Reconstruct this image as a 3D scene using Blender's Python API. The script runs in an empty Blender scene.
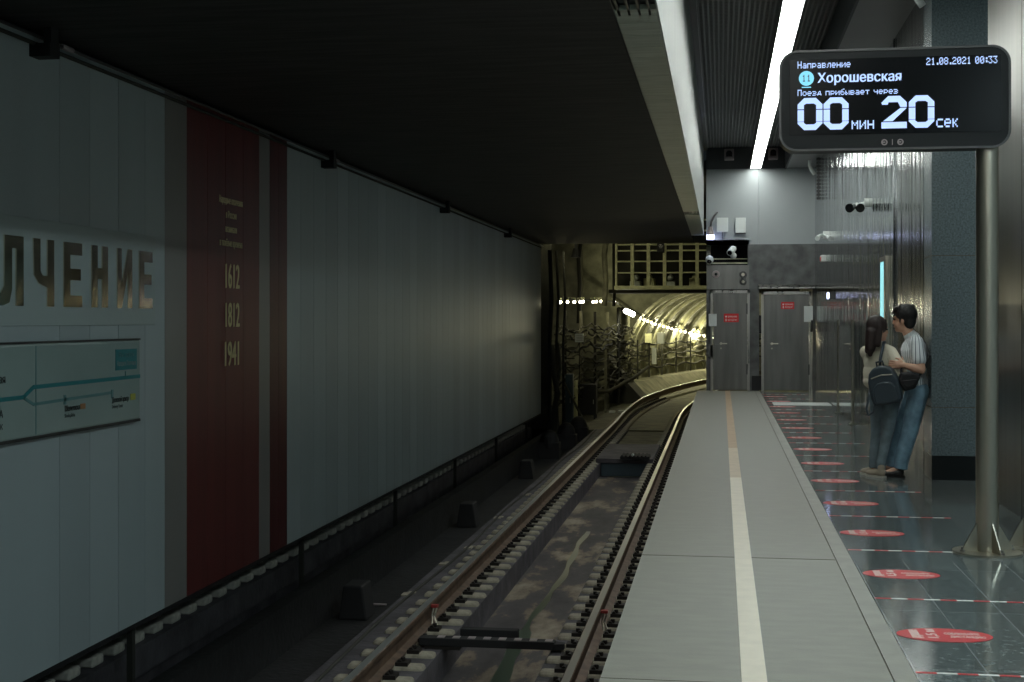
import bpy, bmesh, math, random
from mathutils import Vector, Matrix
random.seed(7)
S = bpy.context.scene
COL = S.collection
PI = math.pi

# ------------------------------------------------------------------ camera
cam_d = bpy.data.cameras.new('camera'); cam = bpy.data.objects.new('camera', cam_d); COL.objects.link(cam)
cam_d.sensor_width = 36.0
cam_d.lens = 36.0 * 1350 / 1024
cam_d.shift_y = -21 / 1024
cam.location = (0, 0, 1.5)
cam.rotation_euler = (PI / 2, 0, math.radians(8.8))
cam_d.clip_end = 300
S.camera = cam

# ------------------------------------------------------------------ world, exposure
w = bpy.data.worlds.new('world'); S.world = w; w.use_nodes = True
w.node_tree.nodes['Background'].inputs[0].default_value = (0.6, 0.8, 0.9, 1)
w.node_tree.nodes['Background'].inputs[1].default_value = 0.01
S.view_settings.view_transform = 'Standard'
S.view_settings.look = 'None'
S.view_settings.gamma = 1
S.view_settings.use_curve_mapping = False
S.view_settings.exposure = 0.15
PLATFORM_LIGHT = 17
HALL_LIGHT = 17

# ------------------------------------------------------------------ materials
def mat(name, col, rough=.6, metal=0., noise=0., nscale=8., bump=0., bscale=40., stretch=(1, 1, 1), spec=.5,
        emit=None, estr=0., alpha=None, trans=0., coat=0., col2=None, rvar=0.):
    m = bpy.data.materials.new(name); m.use_nodes = True
    nt = m.node_tree; N = nt.nodes; L = nt.links
    b = N['Principled BSDF']
    b.inputs['Base Color'].default_value = (*col, 1)
    b.inputs['Roughness'].default_value = rough
    b.inputs['Metallic'].default_value = metal
    b.inputs['Specular IOR Level'].default_value = spec
    b.inputs['Transmission Weight'].default_value = trans
    b.inputs['Coat Weight'].default_value = coat
    if emit:
        b.inputs['Emission Color'].default_value = (*emit, 1)
        b.inputs['Emission Strength'].default_value = estr
    if noise or bump or rvar:
        tc = N.new('ShaderNodeTexCoord'); mp = N.new('ShaderNodeMapping'); mp.inputs['Scale'].default_value = stretch
        L.new(tc.outputs['Object'], mp.inputs[0])
    if noise or rvar:
        n = N.new('ShaderNodeTexNoise'); n.inputs['Scale'].default_value = nscale; n.inputs['Detail'].default_value = 6
        L.new(mp.outputs[0], n.inputs['Vector'])
    if noise:
        r = N.new('ShaderNodeValToRGB')
        c2 = col2 or tuple(c * (1 - noise) for c in col)
        r.color_ramp.elements[0].position = .35; r.color_ramp.elements[1].position = .65
        r.color_ramp.elements[0].color = (*c2, 1)
        r.color_ramp.elements[1].color = (*[min(1, c * (1 + noise * .4)) for c in col], 1)
        L.new(n.outputs['Fac'], r.inputs[0]); L.new(r.outputs[0], b.inputs['Base Color'])
    if rvar:
        mr = N.new('ShaderNodeMapRange'); mr.inputs[1].default_value = .3; mr.inputs[2].default_value = .7
        mr.inputs[3].default_value = rough - rvar; mr.inputs[4].default_value = rough + rvar
        L.new(n.outputs['Fac'], mr.inputs[0]); L.new(mr.outputs[0], b.inputs['Roughness'])
    if bump:
        n2 = N.new('ShaderNodeTexNoise'); n2.inputs['Scale'].default_value = bscale; n2.inputs['Detail'].default_value = 5
        L.new(mp.outputs[0], n2.inputs['Vector'])
        bp = N.new('ShaderNodeBump'); bp.inputs['Strength'].default_value = bump; bp.inputs['Distance'].default_value = .02
        L.new(n2.outputs['Fac'], bp.inputs['Height']); L.new(bp.outputs[0], b.inputs['Normal'])
    return m

M = {}
M['panel_a'] = mat('pale_enamel_panel', (.475, .55, .56), .48, noise=.05, nscale=.8, stretch=(1, 3, .2), bump=.04, bscale=3)
M['panel_b'] = mat('pale_enamel_panel_light', (.505, .58, .59), .48, noise=.05, nscale=.8, bump=.04, bscale=3)
M['panel_c'] = mat('pale_enamel_panel_dull', (.45, .52, .53), .48, noise=.05, nscale=.8, bump=.04, bscale=3)
M['panel_brown'] = mat('taupe_enamel_panel', (.30, .285, .265), .4, noise=.05, nscale=1)
M['panel_red'] = mat('dark_red_enamel_panel', (.17, .030, .028), .4, noise=.15, nscale=2, stretch=(1, 4, .2))
M['panel_red2'] = mat('deep_red_enamel_panel', (.12, .018, .02), .4, noise=.15, nscale=2, stretch=(1, 4, .2))
M['name_board'] = mat('name_board_film', (.47, .55, .54), .35)
M['letter_steel'] = mat('mirror_steel_letters', (.62, .55, .42), .12, 1.)
M['gold'] = mat('gold_lettering', (.80, .68, .38), .6, 0.)
M['map_glass'] = mat('map_board_face', (.38, .48, .45), .12, noise=.05, nscale=2)
M['map_teal'] = mat('map_line_teal', (.02, .24, .26), .4)
M['map_pale'] = mat('map_line_pale_teal', (.12, .28, .28), .4)
M['map_ink'] = mat('map_ink', (.02, .03, .03), .5)
M['map_orange'] = mat('map_orange', (.45, .22, .10), .5)
M['map_yellow'] = mat('map_yellow', (.5, .5, .08), .5)
M['black'] = mat('black_gloss', (.008, .009, .010), .25)
M['black_matte'] = mat('black_matte', (.012, .012, .013), .7)
M['dark_ceiling'] = mat('dark_track_ceiling', (.030, .028, .026), .75, noise=.6, nscale=3, stretch=(.5, 5, 1), bump=.15, bscale=4)
M['beam_white'] = mat('beam_cladding', (.37, .40, .38), .45, noise=.12, nscale=3, stretch=(1, 6, .3))
M['beam_under'] = mat('beam_underside_cladding', (.37, .42, .36), .45, noise=.2, nscale=3, stretch=(1, 6, 1))
M['grille'] = mat('ceiling_grille_bars', (.20, .20, .20), .5, .2)
M['void'] = mat('ceiling_void_black', (.01, .01, .01), .9)
M['concrete'] = mat('platform_concrete', (.285, .285, .245), .55, noise=.16, nscale=6, stretch=(.8, 2.2, 1), bump=.08, bscale=60, rvar=.08)
M['concrete_edge'] = mat('platform_edge_stone', (.30, .30, .26), .5, noise=.12, nscale=6, bump=.05)
M['groove'] = mat('dark_groove', (.10, .085, .06), .9)
M['strip_white'] = mat('tactile_strip_white', (.78, .72, .59), .5, noise=.06, nscale=9)
M['strip_tan'] = mat('tactile_strip_worn_tan', (.50, .36, .22), .55, noise=.1, nscale=9)
M['strip_mid'] = mat('tactile_strip_soiled', (.62, .52, .38), .55, noise=.1, nscale=9)
M['bed'] = mat('track_bed_concrete', (.095, .088, .098), .7, noise=.45, nscale=3, bump=.4, bscale=18)
M['bed_dark'] = mat('near_black_track_bed', (.013, .014, .015), .75, noise=.5, nscale=3, bump=.4, bscale=14)  # near-black version of the track bed colour
M['bed_green'] = mat('tunnel_bed', (.12, .115, .065), .75, noise=.5, nscale=2.5, bump=.4, bscale=14)
M['block'] = mat('sleeper_concrete', (.38, .35, .27), .75, noise=.3, nscale=14, bump=.3, bscale=30)
M['block_lightened'] = mat('lightened_block_concrete', (.50, .48, .42), .8, noise=.3, nscale=14)  # toned lighter than the sleepers so the dim added blocks show
M['rust'] = mat('rusty_rail_steel', (.14, .09, .06), .6, .3, noise=.4, nscale=9)
M['railtop'] = mat('polished_rail_head', (.55, .55, .52), .32, .75)
M['clip'] = mat('dark_clip_iron', (.03, .026, .023), .6, .5)
M['red_paint'] = mat('red_paint', (.30, .035, .03), .5)
M['steel'] = mat('brushed_stainless', (.42, .41, .39), .3, 1., noise=.12, nscale=2, stretch=(8, 8, .3), rvar=.06)
M['pole_steel'] = mat('brushed_pole_steel', (.50, .47, .39), .33, 1.)
M['door_steel'] = mat('door_stainless', (.22, .22, .21), .33, .85, noise=.2, nscale=1.5, stretch=(5, 5, .5), bump=.03, bscale=2)
M['dark_steel'] = mat('dark_steel', (.10, .10, .10), .4, .8)
M['endwall_light'] = mat('pale_grey_wall_panel', (.36, .39, .40), .45, noise=.03, nscale=2)
M['endwall_stone'] = mat('dark_grey_stone', (.12, .125, .125), .45, noise=.4, nscale=4, bump=.1, bscale=30)
M['endwall_band'] = mat('dark_band', (.06, .065, .07), .6)
M['box_white'] = mat('white_box_plastic', (.72, .76, .74), .45)
M['sign_red'] = mat('red_sign_enamel', (.65, .03, .035), .4)
M['white_ink'] = mat('white_sign_ink', (.8, .8, .78), .5)
M['granite'] = mat('blue_grey_granite', (.15, .19, .20), .22, noise=.35, nscale=60, rvar=.05)
M['granite_base'] = mat('black_granite_base', (.010, .013, .014), .3)
M['soffit'] = mat('soffit_panel', (.20, .20, .20), .35, noise=.1, nscale=1)
M['glass'] = mat('clear_glass', (.85, .95, .93), .03, trans=1.)
M['lamp_tube'] = mat('lamp_diffuser', (.9, .9, .9), .4, emit=(.95, 1., .95), estr=PLATFORM_LIGHT)
M['hall_tube'] = mat('hall_lamp_diffuser', (.9, .9, .9), .4, emit=(.78, .97, 1.), estr=HALL_LIGHT)
M['tunnel_bulb'] = mat('tunnel_bulb', (1, .95, .8), .4, emit=(1., .90, .68), estr=14)
M['flood_bulb'] = mat('flood_bulb', (1, 1, .9), .4, emit=(1., 1., .82), estr=30)
M['fill_tube'] = mat('fill_light_diffuser', (1, 1, .9), .4, emit=(1., .96, .60), estr=45)  # glowing face of the added lights that brighten lattice, cables and pier
M['blue_bulb'] = mat('cool_bulb', (1, 1, 1), .4, emit=(.55, .60, 1.), estr=10)
M['cyan_lit'] = mat('cyan_lit_edge', (.3, .8, .85), .4, emit=(.35, .85, .92), estr=.75)
M['led'] = mat('led_text', (.1, .1, .1), .5, emit=(.42, .58, 1.), estr=1.2)
M['led_cyan'] = mat('led_line_badge', (.1, .2, .2), .5, emit=(.20, .62, .85), estr=1.)
M['screen'] = mat('display_glass', (.004, .005, .006), .2, spec=.15)
M['frame_dark'] = mat('display_frame', (.006, .008, .009), .45, spec=.3)
M['label_grey'] = mat('printed_mark_grey', (.34, .29, .29), .5)
M['oval_red'] = mat('red_floor_sticker', (.62, .05, .06), .35)
M['oval_ink'] = mat('floor_sticker_print', (.85, .66, .62), .4)
M['lining'] = mat('tunnel_lining_iron', (.27, .27, .18), .55, noise=.35, nscale=3, bump=.3, bscale=9)
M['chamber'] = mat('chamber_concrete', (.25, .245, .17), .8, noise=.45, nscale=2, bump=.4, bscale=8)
M['chamber_dark'] = mat('dark_concrete', (.045, .044, .034), .85, noise=.4, nscale=2)  # darker version of the chamber concrete
M['frame_yellow'] = mat('cream_painted_steel', (.66, .66, .40), .5, noise=.2, nscale=8)
M['cable'] = mat('black_cable', (.04, .04, .032), .8)
M['cable_grey'] = mat('grey_cable', (.12, .115, .085), .85)
M['cabinet_blue'] = mat('blue_grey_cabinet_paint', (.05, .08, .10), .5)
M['skin'] = mat('skin', (.62, .36, .25), .5)
M['lip'] = mat('lip', (.36, .12, .10), .5)
M['eye'] = mat('eye_dark', (.02, .015, .012), .2)
M['hair_black'] = mat('black_hair', (.009, .008, .008), .6, bump=.5, bscale=60, stretch=(1, 1, .2))
M['hair_brown'] = mat('dark_brown_hair', (.022, .012, .010), .55, bump=.5, bscale=60, stretch=(1, 1, .15))
M['jacket'] = mat('cream_knit', (.66, .62, .50), .9, bump=.3, bscale=45)
M['jeans_blue'] = mat('washed_blue_denim', (.22, .37, .48), .85, noise=.35, nscale=9, bump=.25, bscale=22)
M['jeans_grey'] = mat('grey_blue_denim', (.17, .23, .26), .85, noise=.3, nscale=9, bump=.25, bscale=22)
M['bag_navy'] = mat('navy_leather', (.035, .052, .066), .42, bump=.1, bscale=20)
M['bag_black'] = mat('black_nylon', (.010, .010, .012), .5)
M['shoe_black'] = mat('black_leather', (.015, .014, .013), .35)
M['shoe_beige'] = mat('beige_suede', (.34, .29, .22), .8)
M['sole'] = mat('white_rubber', (.55, .53, .46), .6)

# glossy granite floor: tiles with joints
def floor_mat():
    m = mat('polished_granite_floor', (.135, .160, .158), .11, noise=.5, nscale=26, rvar=.03)
    nt = m.node_tree; N = nt.nodes; L = nt.links; b = N['Principled BSDF']
    src = b.inputs['Base Color'].links[0].from_socket
    tc = N.new('ShaderNodeTexCoord'); mp = N.new('ShaderNodeMapping')
    mp.inputs['Location'].default_value = (-.82, 0, 0)
    L.new(tc.outputs['Object'], mp.inputs[0])
    br = N.new('ShaderNodeTexBrick'); br.offset = 0.5
    br.inputs['Scale'].default_value = 1; br.inputs['Brick Width'].default_value = .3; br.inputs['Row Height'].default_value = 1.2
    br.inputs['Mortar Size'].default_value = .0035; br.inputs['Mortar Smooth'].default_value = 0
    br.offset = 0
    br.inputs['Color1'].default_value = (.78, .78, .78, 1); br.inputs['Color2'].default_value = (1.15, 1.15, 1.15, 1)
    L.new(mp.outputs[0], br.inputs['Vector'])
    mul = N.new('ShaderNodeMixRGB'); mul.blend_type = 'MULTIPLY'; mul.inputs[0].default_value = 1
    L.new(src, mul.inputs[1]); L.new(br.outputs['Color'], mul.inputs[2])
    mx = N.new('ShaderNodeMixRGB'); mx.inputs[2].default_value = (.24, .26, .26, 1)
    L.new(br.outputs['Fac'], mx.inputs[0]); L.new(mul.outputs[0], mx.inputs[1])
    L.new(mx.outputs[0], b.inputs['Base Color'])
    b.inputs['Specular IOR Level'].default_value = .9
    b.inputs['IOR'].default_value = 1.65
    return m
M['floor'] = floor_mat()

# polished ribbed cladding of the platform side wall
def cladding_mat(nm, col, ro):
    m = mat(nm, col, ro, 1.)
    nt = m.node_tree; N = nt.nodes; L = nt.links; b = N['Principled BSDF']
    tc = N.new('ShaderNodeTexCoord'); mp = N.new('ShaderNodeMapping'); mp.inputs['Scale'].default_value = (0, 1, .03)
    L.new(tc.outputs['Object'], mp.inputs[0])
    n = N.new('ShaderNodeTexNoise'); n.inputs['Scale'].default_value = 3.2; n.inputs['Detail'].default_value = 3
    L.new(mp.outputs[0], n.inputs['Vector'])
    bp = N.new('ShaderNodeBump'); bp.inputs['Strength'].default_value = .7; bp.inputs['Distance'].default_value = .05
    L.new(n.outputs['Fac'], bp.inputs['Height']); L.new(bp.outputs[0], b.inputs['Normal'])
    return m
M['cladding'] = cladding_mat('polished_ribbed_steel', (.50, .53, .54), .10)
M['cladding_dark'] = cladding_mat('dark_ribbed_steel', (.20, .21, .21), .16)
M['pylon_steel'] = mat('satin_pylon_cladding', (.24, .235, .21), .30, .85, noise=.15, nscale=1.2, stretch=(3, 5, .3))

# muddy trough floor
def mud_mat():
    m = bpy.data.materials.new('muddy_trough_floor'); m.use_nodes = True
    nt = m.node_tree; N = nt.nodes; L = nt.links; b = N['Principled BSDF']
    tc = N.new('ShaderNodeTexCoord'); mp = N.new('ShaderNodeMapping'); mp.inputs['Scale'].default_value = (1.1, .45, 1)
    L.new(tc.outputs['Object'], mp.inputs[0])
    n = N.new('ShaderNodeTexNoise'); n.inputs['Scale'].default_value = 1.9; n.inputs['Detail'].default_value = 9; n.inputs['Roughness'].default_value = .62
    L.new(mp.outputs[0], n.inputs['Vector'])
    r = N.new('ShaderNodeValToRGB'); e = r.color_ramp.elements
    e[0].position = .30; e[0].color = (.035, .033, .036, 1)
    e[1].position = .51; e[1].color = (.085, .076, .078, 1)
    e2 = e.new(.53); e2.color = (.17, .135, .10, 1)
    e3 = e.new(.66); e3.color = (.38, .33, .25, 1)
    L.new(n.outputs['Fac'], r.inputs[0]); L.new(r.outputs[0], b.inputs['Base Color'])
    b.inputs['Roughness'].default_value = .6
    bp = N.new('ShaderNodeBump'); bp.inputs['Strength'].default_value = .5; bp.inputs['Distance'].default_value = .03
    L.new(n.outputs['Fac'], bp.inputs['Height']); L.new(bp.outputs[0], b.inputs['Normal'])
    return m
M['mud'] = mud_mat()
M['puddle'] = mat('green_puddle_water', (.07, .10, .07), .28)

def stripe_mat():
    m = mat('striped_cotton', (.78, .82, .84), .9, bump=.2, bscale=20)
    nt = m.node_tree; N = nt.nodes; L = nt.links; b = N['Principled BSDF']
    tc = N.new('ShaderNodeTexCoord')
    sx = N.new('ShaderNodeSeparateXYZ'); L.new(tc.outputs['Object'], sx.inputs[0])
    ax = N.new('ShaderNodeMath'); ax.operation = 'SUBTRACT'; ax.inputs[1].default_value = 1.83; L.new(sx.outputs[0], ax.inputs[0])
    ay = N.new('ShaderNodeMath'); ay.operation = 'SUBTRACT'; ay.inputs[1].default_value = 13.34; L.new(sx.outputs[1], ay.inputs[0])
    at = N.new('ShaderNodeMath'); at.operation = 'ARCTAN2'; L.new(ay.outputs[0], at.inputs[0]); L.new(ax.outputs[0], at.inputs[1])
    mu = N.new('ShaderNodeMath'); mu.operation = 'MULTIPLY'; mu.inputs[1].default_value = 44; L.new(at.outputs[0], mu.inputs[0])
    sn = N.new('ShaderNodeMath'); sn.operation = 'SINE'; L.new(mu.outputs[0], sn.inputs[0])
    r = N.new('ShaderNodeValToRGB'); r.color_ramp.elements[0].position = .70; r.color_ramp.elements[1].position = .92
    r.color_ramp.elements[0].color = (.78, .82, .84, 1); r.color_ramp.elements[1].color = (.07, .10, .16, 1)
    L.new(sn.outputs[0], r.inputs[0]); L.new(r.outputs[0], b.inputs['Base Color'])
    return m
M['stripe'] = stripe_mat()

# ------------------------------------------------------------------ builders
class MB:
    def __init__(s): s.bm = bmesh.new(); s.mi = 0
    def _f(s, vs):
        try:
            f = s.bm.faces.new(vs); f.material_index = s.mi; return f
        except ValueError: return None
    def box(s, x0, x1, y0, y1, z0, z1):
        v = [s.bm.verts.new(p) for p in ((x0,y0,z0),(x1,y0,z0),(x1,y1,z0),(x0,y1,z0),(x0,y0,z1),(x1,y0,z1),(x1,y1,z1),(x0,y1,z1))]
        for q in ((3,2,1,0),(4,5,6,7),(0,1,5,4),(1,2,6,5),(2,3,7,6),(3,0,4,7)): s._f([v[i] for i in q])
        return s
    def prism(s, pts, d):            # pts: 3D polygon, d: extrusion vector
        d = Vector(d); a = [s.bm.verts.new(Vector(p)) for p in pts]; b = [s.bm.verts.new(Vector(p) + d) for p in pts]
        s._f(a[::-1]); s._f(b); n = len(a)
        for i in range(n): s._f([a[i], a[(i+1) % n], b[(i+1) % n], b[i]])
        return s
    def cone(s, p0, p1, r0, r1=None, n=16, caps=True):
        if r1 is None: r1 = r0
        p0 = Vector(p0); p1 = Vector(p1); z = (p1 - p0).normalized()
        x = z.orthogonal().normalized(); y = z.cross(x)
        a = [s.bm.verts.new(p0 + (x*math.cos(t)+y*math.sin(t))*r0) for t in [2*PI*i/n for i in range(n)]]
        b = [s.bm.verts.new(p1 + (x*math.cos(t)+y*math.sin(t))*r1) for t in [2*PI*i/n for i in range(n)]]
        for i in range(n): s._f([a[i], a[(i+1) % n], b[(i+1) % n], b[i]])
        if caps: s._f(a[::-1]); s._f(b)
        return s
    def tube(s, pts, r, n=8):
        pts = [Vector(p) for p in pts]; rings = []
        up = None
        for i, p in enumerate(pts):
            t = (pts[min(i+1, len(pts)-1)] - pts[max(i-1, 0)]).normalized()
            if up is None: up = t.orthogonal().normalized()
            x = (up - t*up.dot(t)).normalized(); up = x; y = t.cross(x)
            rr = r[i] if isinstance(r, (list, tuple)) else r
            rings.append([s.bm.verts.new(p + (x*math.cos(2*PI*k/n)+y*math.sin(2*PI*k/n))*rr) for k in range(n)])
        for a, b in zip(rings, rings[1:]):
            for k in range(n): s._f([a[k], a[(k+1) % n], b[(k+1) % n], b[k]])
        s._f(rings[0][::-1]); s._f(rings[-1])
        return s
    def ball(s, c, r, n=14, rot=None):
        if not hasattr(r, '__len__'): r = (r, r, r)
        m = Matrix.Translation(Vector(c)) @ (rot.to_4x4() if rot else Matrix()) @ Matrix.Diagonal((*r, 1))
        g = bmesh.ops.create_uvsphere(s.bm, u_segments=n, v_segments=max(6, n*2//3), radius=1, matrix=m)
        for f in {f for v in g['verts'] for f in v.link_faces}: f.material_index = s.mi
        return s
    def cap(s, p0, p1, r0, r1):
        s.ball(p0, r0); s.ball(p1, r1); s.cone(p0, p1, r0, r1, 14); return s
    def sweep(s, prof, pts, closed=True):   # prof: [(lateral, z)], pts: [(pos, lateral_dir)]
        rings = [[s.bm.verts.new(Vector(p) + Vector(d)*u + Vector((0, 0, v))) for u, v in prof] for p, d in pts]
        n = len(prof)
        for a, b in zip(rings, rings[1:]):
            for k in range(n if closed else n-1): s._f([a[k], a[(k+1) % n], b[(k+1) % n], b[k]])
        if closed: s._f(rings[0][::-1]); s._f(rings[-1])
        return s
    def build(s, name, mats, parent=None, smooth=False, bevel=0, remesh=0, smoothing=0, origin=None, normals=True):
        if not isinstance(mats, (list, tuple)): mats = [mats]
        if normals: bmesh.ops.recalc_face_normals(s.bm, faces=s.bm.faces[:])
        me = bpy.data.meshes.new(name)
        if origin is not None: bmesh.ops.translate(s.bm, verts=s.bm.verts[:], vec=-Vector(origin))
        s.bm.to_mesh(me); s.bm.free()
        for m in mats: me.materials.append(M[m] if isinstance(m, str) else m)
        o = bpy.data.objects.new(name, me); COL.objects.link(o)
        if origin is not None: o.location = origin
        if remesh:
            r = o.modifiers.new('r', 'REMESH'); r.mode = 'VOXEL'; r.voxel_size = remesh; r.use_smooth_shade = True
            if smoothing:
                q = o.modifiers.new('s', 'SMOOTH'); q.iterations = smoothing; q.factor = .5
            dg = bpy.context.evaluated_depsgraph_get(); dg.update()
            nm = bpy.data.meshes.new_from_object(o.evaluated_get(dg))
            o.modifiers.clear(); o.data = nm; nm.name = name
            if not nm.materials:
                for m in mats: nm.materials.append(M[m] if isinstance(m, str) else m)
            smooth = True
        if bevel:
            bv = o.modifiers.new('bevel', 'BEVEL'); bv.width = bevel; bv.segments = 3; bv.limit_method = 'ANGLE'
        if smooth:
            for p in o.data.polygons: p.use_smooth = True
        if parent:
            o.parent = parent
            bpy.context.view_layer.update()
            o.matrix_parent_inverse = parent.matrix_world.inverted()
        return o

def tag(o, label=None, cat=None, group=None, kind=None):
    if label: o['label'] = label
    if cat: o['category'] = cat
    if group: o['group'] = group
    if kind: o['kind'] = kind
    return o
def thing(name, loc, label, cat, group=None):
    o = bpy.data.objects.new(name, None); COL.objects.link(o); o.location = loc; o.empty_display_size = .1
    bpy.context.view_layer.update()
    return tag(o, label, cat, group)
def struct(o): o['kind'] = 'structure'; return o
def dup(root, loc, label=None):
    r = root.copy(); COL.objects.link(r); r.location = loc
    if label: r['label'] = label
    for ch in list(root.children):
        c = ch.copy(); COL.objects.link(c); c.parent = r; c.matrix_parent_inverse = ch.matrix_parent_inverse.copy()
        for g in ch.children:
            d = g.copy(); COL.objects.link(d); d.parent = c; d.matrix_parent_inverse = g.matrix_parent_inverse.copy()
    return r

FRONT = Matrix(((1,0,0),(0,0,-1),(0,1,0)))     # text reads along +X, faces -Y
LEFTW = Matrix(((0,0,1),(1,0,0),(0,1,0)))      # text reads along +Y, faces +X
def text(name, body, size, loc, rot, m, parent=None, align='LEFT', width=None, depth=.002, bold=0.):
    c = bpy.data.curves.new('t', 'FONT'); c.body = body; c.size = size; c.align_x = align; c.extrude = 0; c.offset = 0
    c.resolution_u = 3
    o = bpy.data.objects.new('t', c); COL.objects.link(o)
    dg = bpy.context.evaluated_depsgraph_get(); dg.update()
    me = bpy.data.meshes.new_from_object(o.evaluated_get(dg)); bpy.data.objects.remove(o); bpy.data.curves.remove(c)
    xs = [v.co.x for v in me.vertices]
    if width and xs:
        k = width / (max(xs) - min(xs))
        for v in me.vertices: v.co.x *= k
    bm = bmesh.new(); bm.from_mesh(me)
    if bold:
        g = bmesh.ops.duplicate(bm, geom=bm.faces[:] + bm.edges[:] + bm.verts[:])
        bmesh.ops.translate(bm, verts=[v for v in g['geom'] if isinstance(v, bmesh.types.BMVert)], vec=(bold, bold*.3, .0002))
    for f in bm.faces:
        if f.normal.z < 0: f.normal_flip()
    g = bmesh.ops.extrude_face_region(bm, geom=bm.faces[:])
    bmesh.ops.translate(bm, verts=[v for v in g['geom'] if isinstance(v, bmesh.types.BMVert)], vec=(0, 0, max(depth, .001)))
    bmesh.ops.recalc_face_normals(bm, faces=bm.faces[:])
    bm.to_mesh(me); bm.free()
    for p_ in me.polygons: p_.use_smooth = False; p_.material_index = 0
    me.materials.clear(); me.materials.append(M[m])
    me.transform(Matrix.Translation(Vector(loc)) @ rot.to_4x4())
    o = bpy.data.objects.new(name, me); COL.objects.link(o)
    if parent:
        o.parent = parent; bpy.context.view_layer.update(); o.matrix_parent_inverse = parent.matrix_world.inverted()
    return o

# ------------------------------------------------------------------ track alignment
Y0, R = 36.0, 100.0
XC = -1.85
def path(s, off=0., z=0.):
    """s: distance along the track (equals Y on the straight); off: lateral to the right."""
    if s <= Y0: return (Vector((XC + off, s, z)), Vector((1, 0, 0)))
    t = (s - Y0) / R
    c = Vector((XC + R*(1 - math.cos(t)), Y0 + R*math.sin(t), 0)); d = Vector((math.cos(t), -math.sin(t), 0))
    return (c + d*off + Vector((0, 0, z)), d)
def stations(a, b, step):
    out = []; s = a
    while s < b: out.append(s); s += step
    out.append(b); return out
def cant(s): return .12 * min(1, max(0, (s - 34) / 8))

# ------------------------------------------------------------------ setting: platform and floor
WALLX = -4.2
b = MB(); b.box(-.5, .708, -8, 29, -.35, 0); b.mi = 1; b.box(.714, .81, -8, 29, -.35, 0); b.mi = 2; b.box(.7, .74, -8, 29, -.34, -.006)
struct(b.build('floor_platform_edge', ['concrete', 'concrete_edge', 'groove']))
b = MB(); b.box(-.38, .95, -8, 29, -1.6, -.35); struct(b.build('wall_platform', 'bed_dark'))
for k, y in enumerate((5.65, 8.65)):
    g = .006 if k == 1 else .002
    b = MB(); b.box(-.498, .705, y-g, y+g, 0, .0012); struct(b.build('trim_%d' % (k+1), 'groove'))
b = MB(); b.box(.085, .19, -8, 13.0, 0, .004); b.mi = 2; b.box(.085, .19, 13.0, 16.0, 0, .004); b.mi = 1; b.box(.085, .19, 16.0, 29, 0, .004)
struct(b.build('trim_9', ['strip_white', 'strip_tan', 'strip_mid']))
b = MB(); b.box(.812, 9, -8, 29.6, -.2, 0); struct(b.build('floor', 'floor'))

# ceilings
b = MB(); b.box(-6.6, -.62, -8, 31.6, 3.3, 3.5)
struct(b.build('ceiling_track', 'dark_ceiling'))
b = MB(); b.box(-.36, 9, -8, 29.2, 5.35, 5.5); struct(b.build('ceiling', 'void'))
b = MB()
x = -.28
while x < 1.36:
    b.box(x, x+.022, 6, 29, 5.15, 5.21); x += .06
y = 6.0
while y < 29:
    b.box(-.3, 1.36, y, y+.022, 5.153, 5.19); y += .075
struct(b.build('ceiling_grille', 'grille', normals=False))
b = MB(); b.box(-.36, -.28, -8, 29, 5.1, 5.35); struct(b.build('trim_10', 'dark_steel'))
# beam between the track and the platform
b = MB()
b.mi = 0; b.box(-.37, -.36, -8, 29, 3.3, 5.35)
y = -8.0
while y < 29:
    y2 = min(y + .36, 29)
    if not (7.3 < y + .18 < 8.0 or 22.7 < y + .18 < 23.2):
        b.mi = 1; b.box(-.62, -.372, y+.004, y2-.004, 3.3, 3.33)
    y = y2
b.mi = 2; b.box(-.615, -.375, -8, 29, 3.335, 3.6)
b.mi = 2; b.box(-.62, -.615, -8, 29, 3.3, 3.6)
for y0 in (7.4, 22.6):
    for k in range(4): b.box(-.60+k*.06, -.585+k*.06, y0, y0+.6, 3.30, 3.34)
struct(b.build('wall_beam', ['beam_white', 'beam_under', 'dark_steel']))
b = MB(); b.box(1.36, 2.2, 12, 29.1, 4.70, 5.35); b.box(1.36, 1.46, -8, 12, 4.70, 5.35)
struct(b.build('ceiling_soffit', 'soffit'))
b = MB(); b.box(1.33, 1.36, -8, 29, 4.68, 5.35); struct(b.build('trim_11', 'endwall_band'))

# platform side wall (polished), column, pylon
b = MB()
yy = [13.6, 15.85, 18.1, 20.4, 22.7, 25.0, 27.1, 29.05]
for k, (a, c) in enumerate(zip(yy, yy[1:])): b.mi = 2 if k == 0 else 0; b.box(1.95, 2.2, a+.005, c-.005, .0, 4.70)
b.mi = 1; b.box(1.97, 2.19, 13.6, 29.05, .01, 4.69)
b.mi = 0
b.box(1.935, 1.955, 15.83, 15.89, 0, 4.7)
struct(b.build('wall_right', ['cladding', 'dark_steel', 'cladding_dark']))
b = MB(); b.box(1.95, 2.46, 13.1, 13.58, .23, 5.35); b.mi = 1; b.box(1.952, 2.455, 13.105, 13.575, 0, .23)
b.mi = 2
for z in (.68, 2.1, 3.5): b.box(1.948, 2.462, 13.098, 13.582, z, z+.006)
struct(b.build('wall_column', ['granite', 'granite_base', 'groove']))
b = MB()
for y0, y1 in ((9.3, 10.68), (10.7, 12.0)):
    for z0, z1 in ((.0, 5.3),): b.box(2.25, 2.75, y0, y1, z0, z1)
b.mi = 1; b.box(2.26, 2.74, 9.32, 11.98, 0, 5.3)
struct(b.build('wall_pylon', ['pylon_steel', 'dark_steel']))
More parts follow.
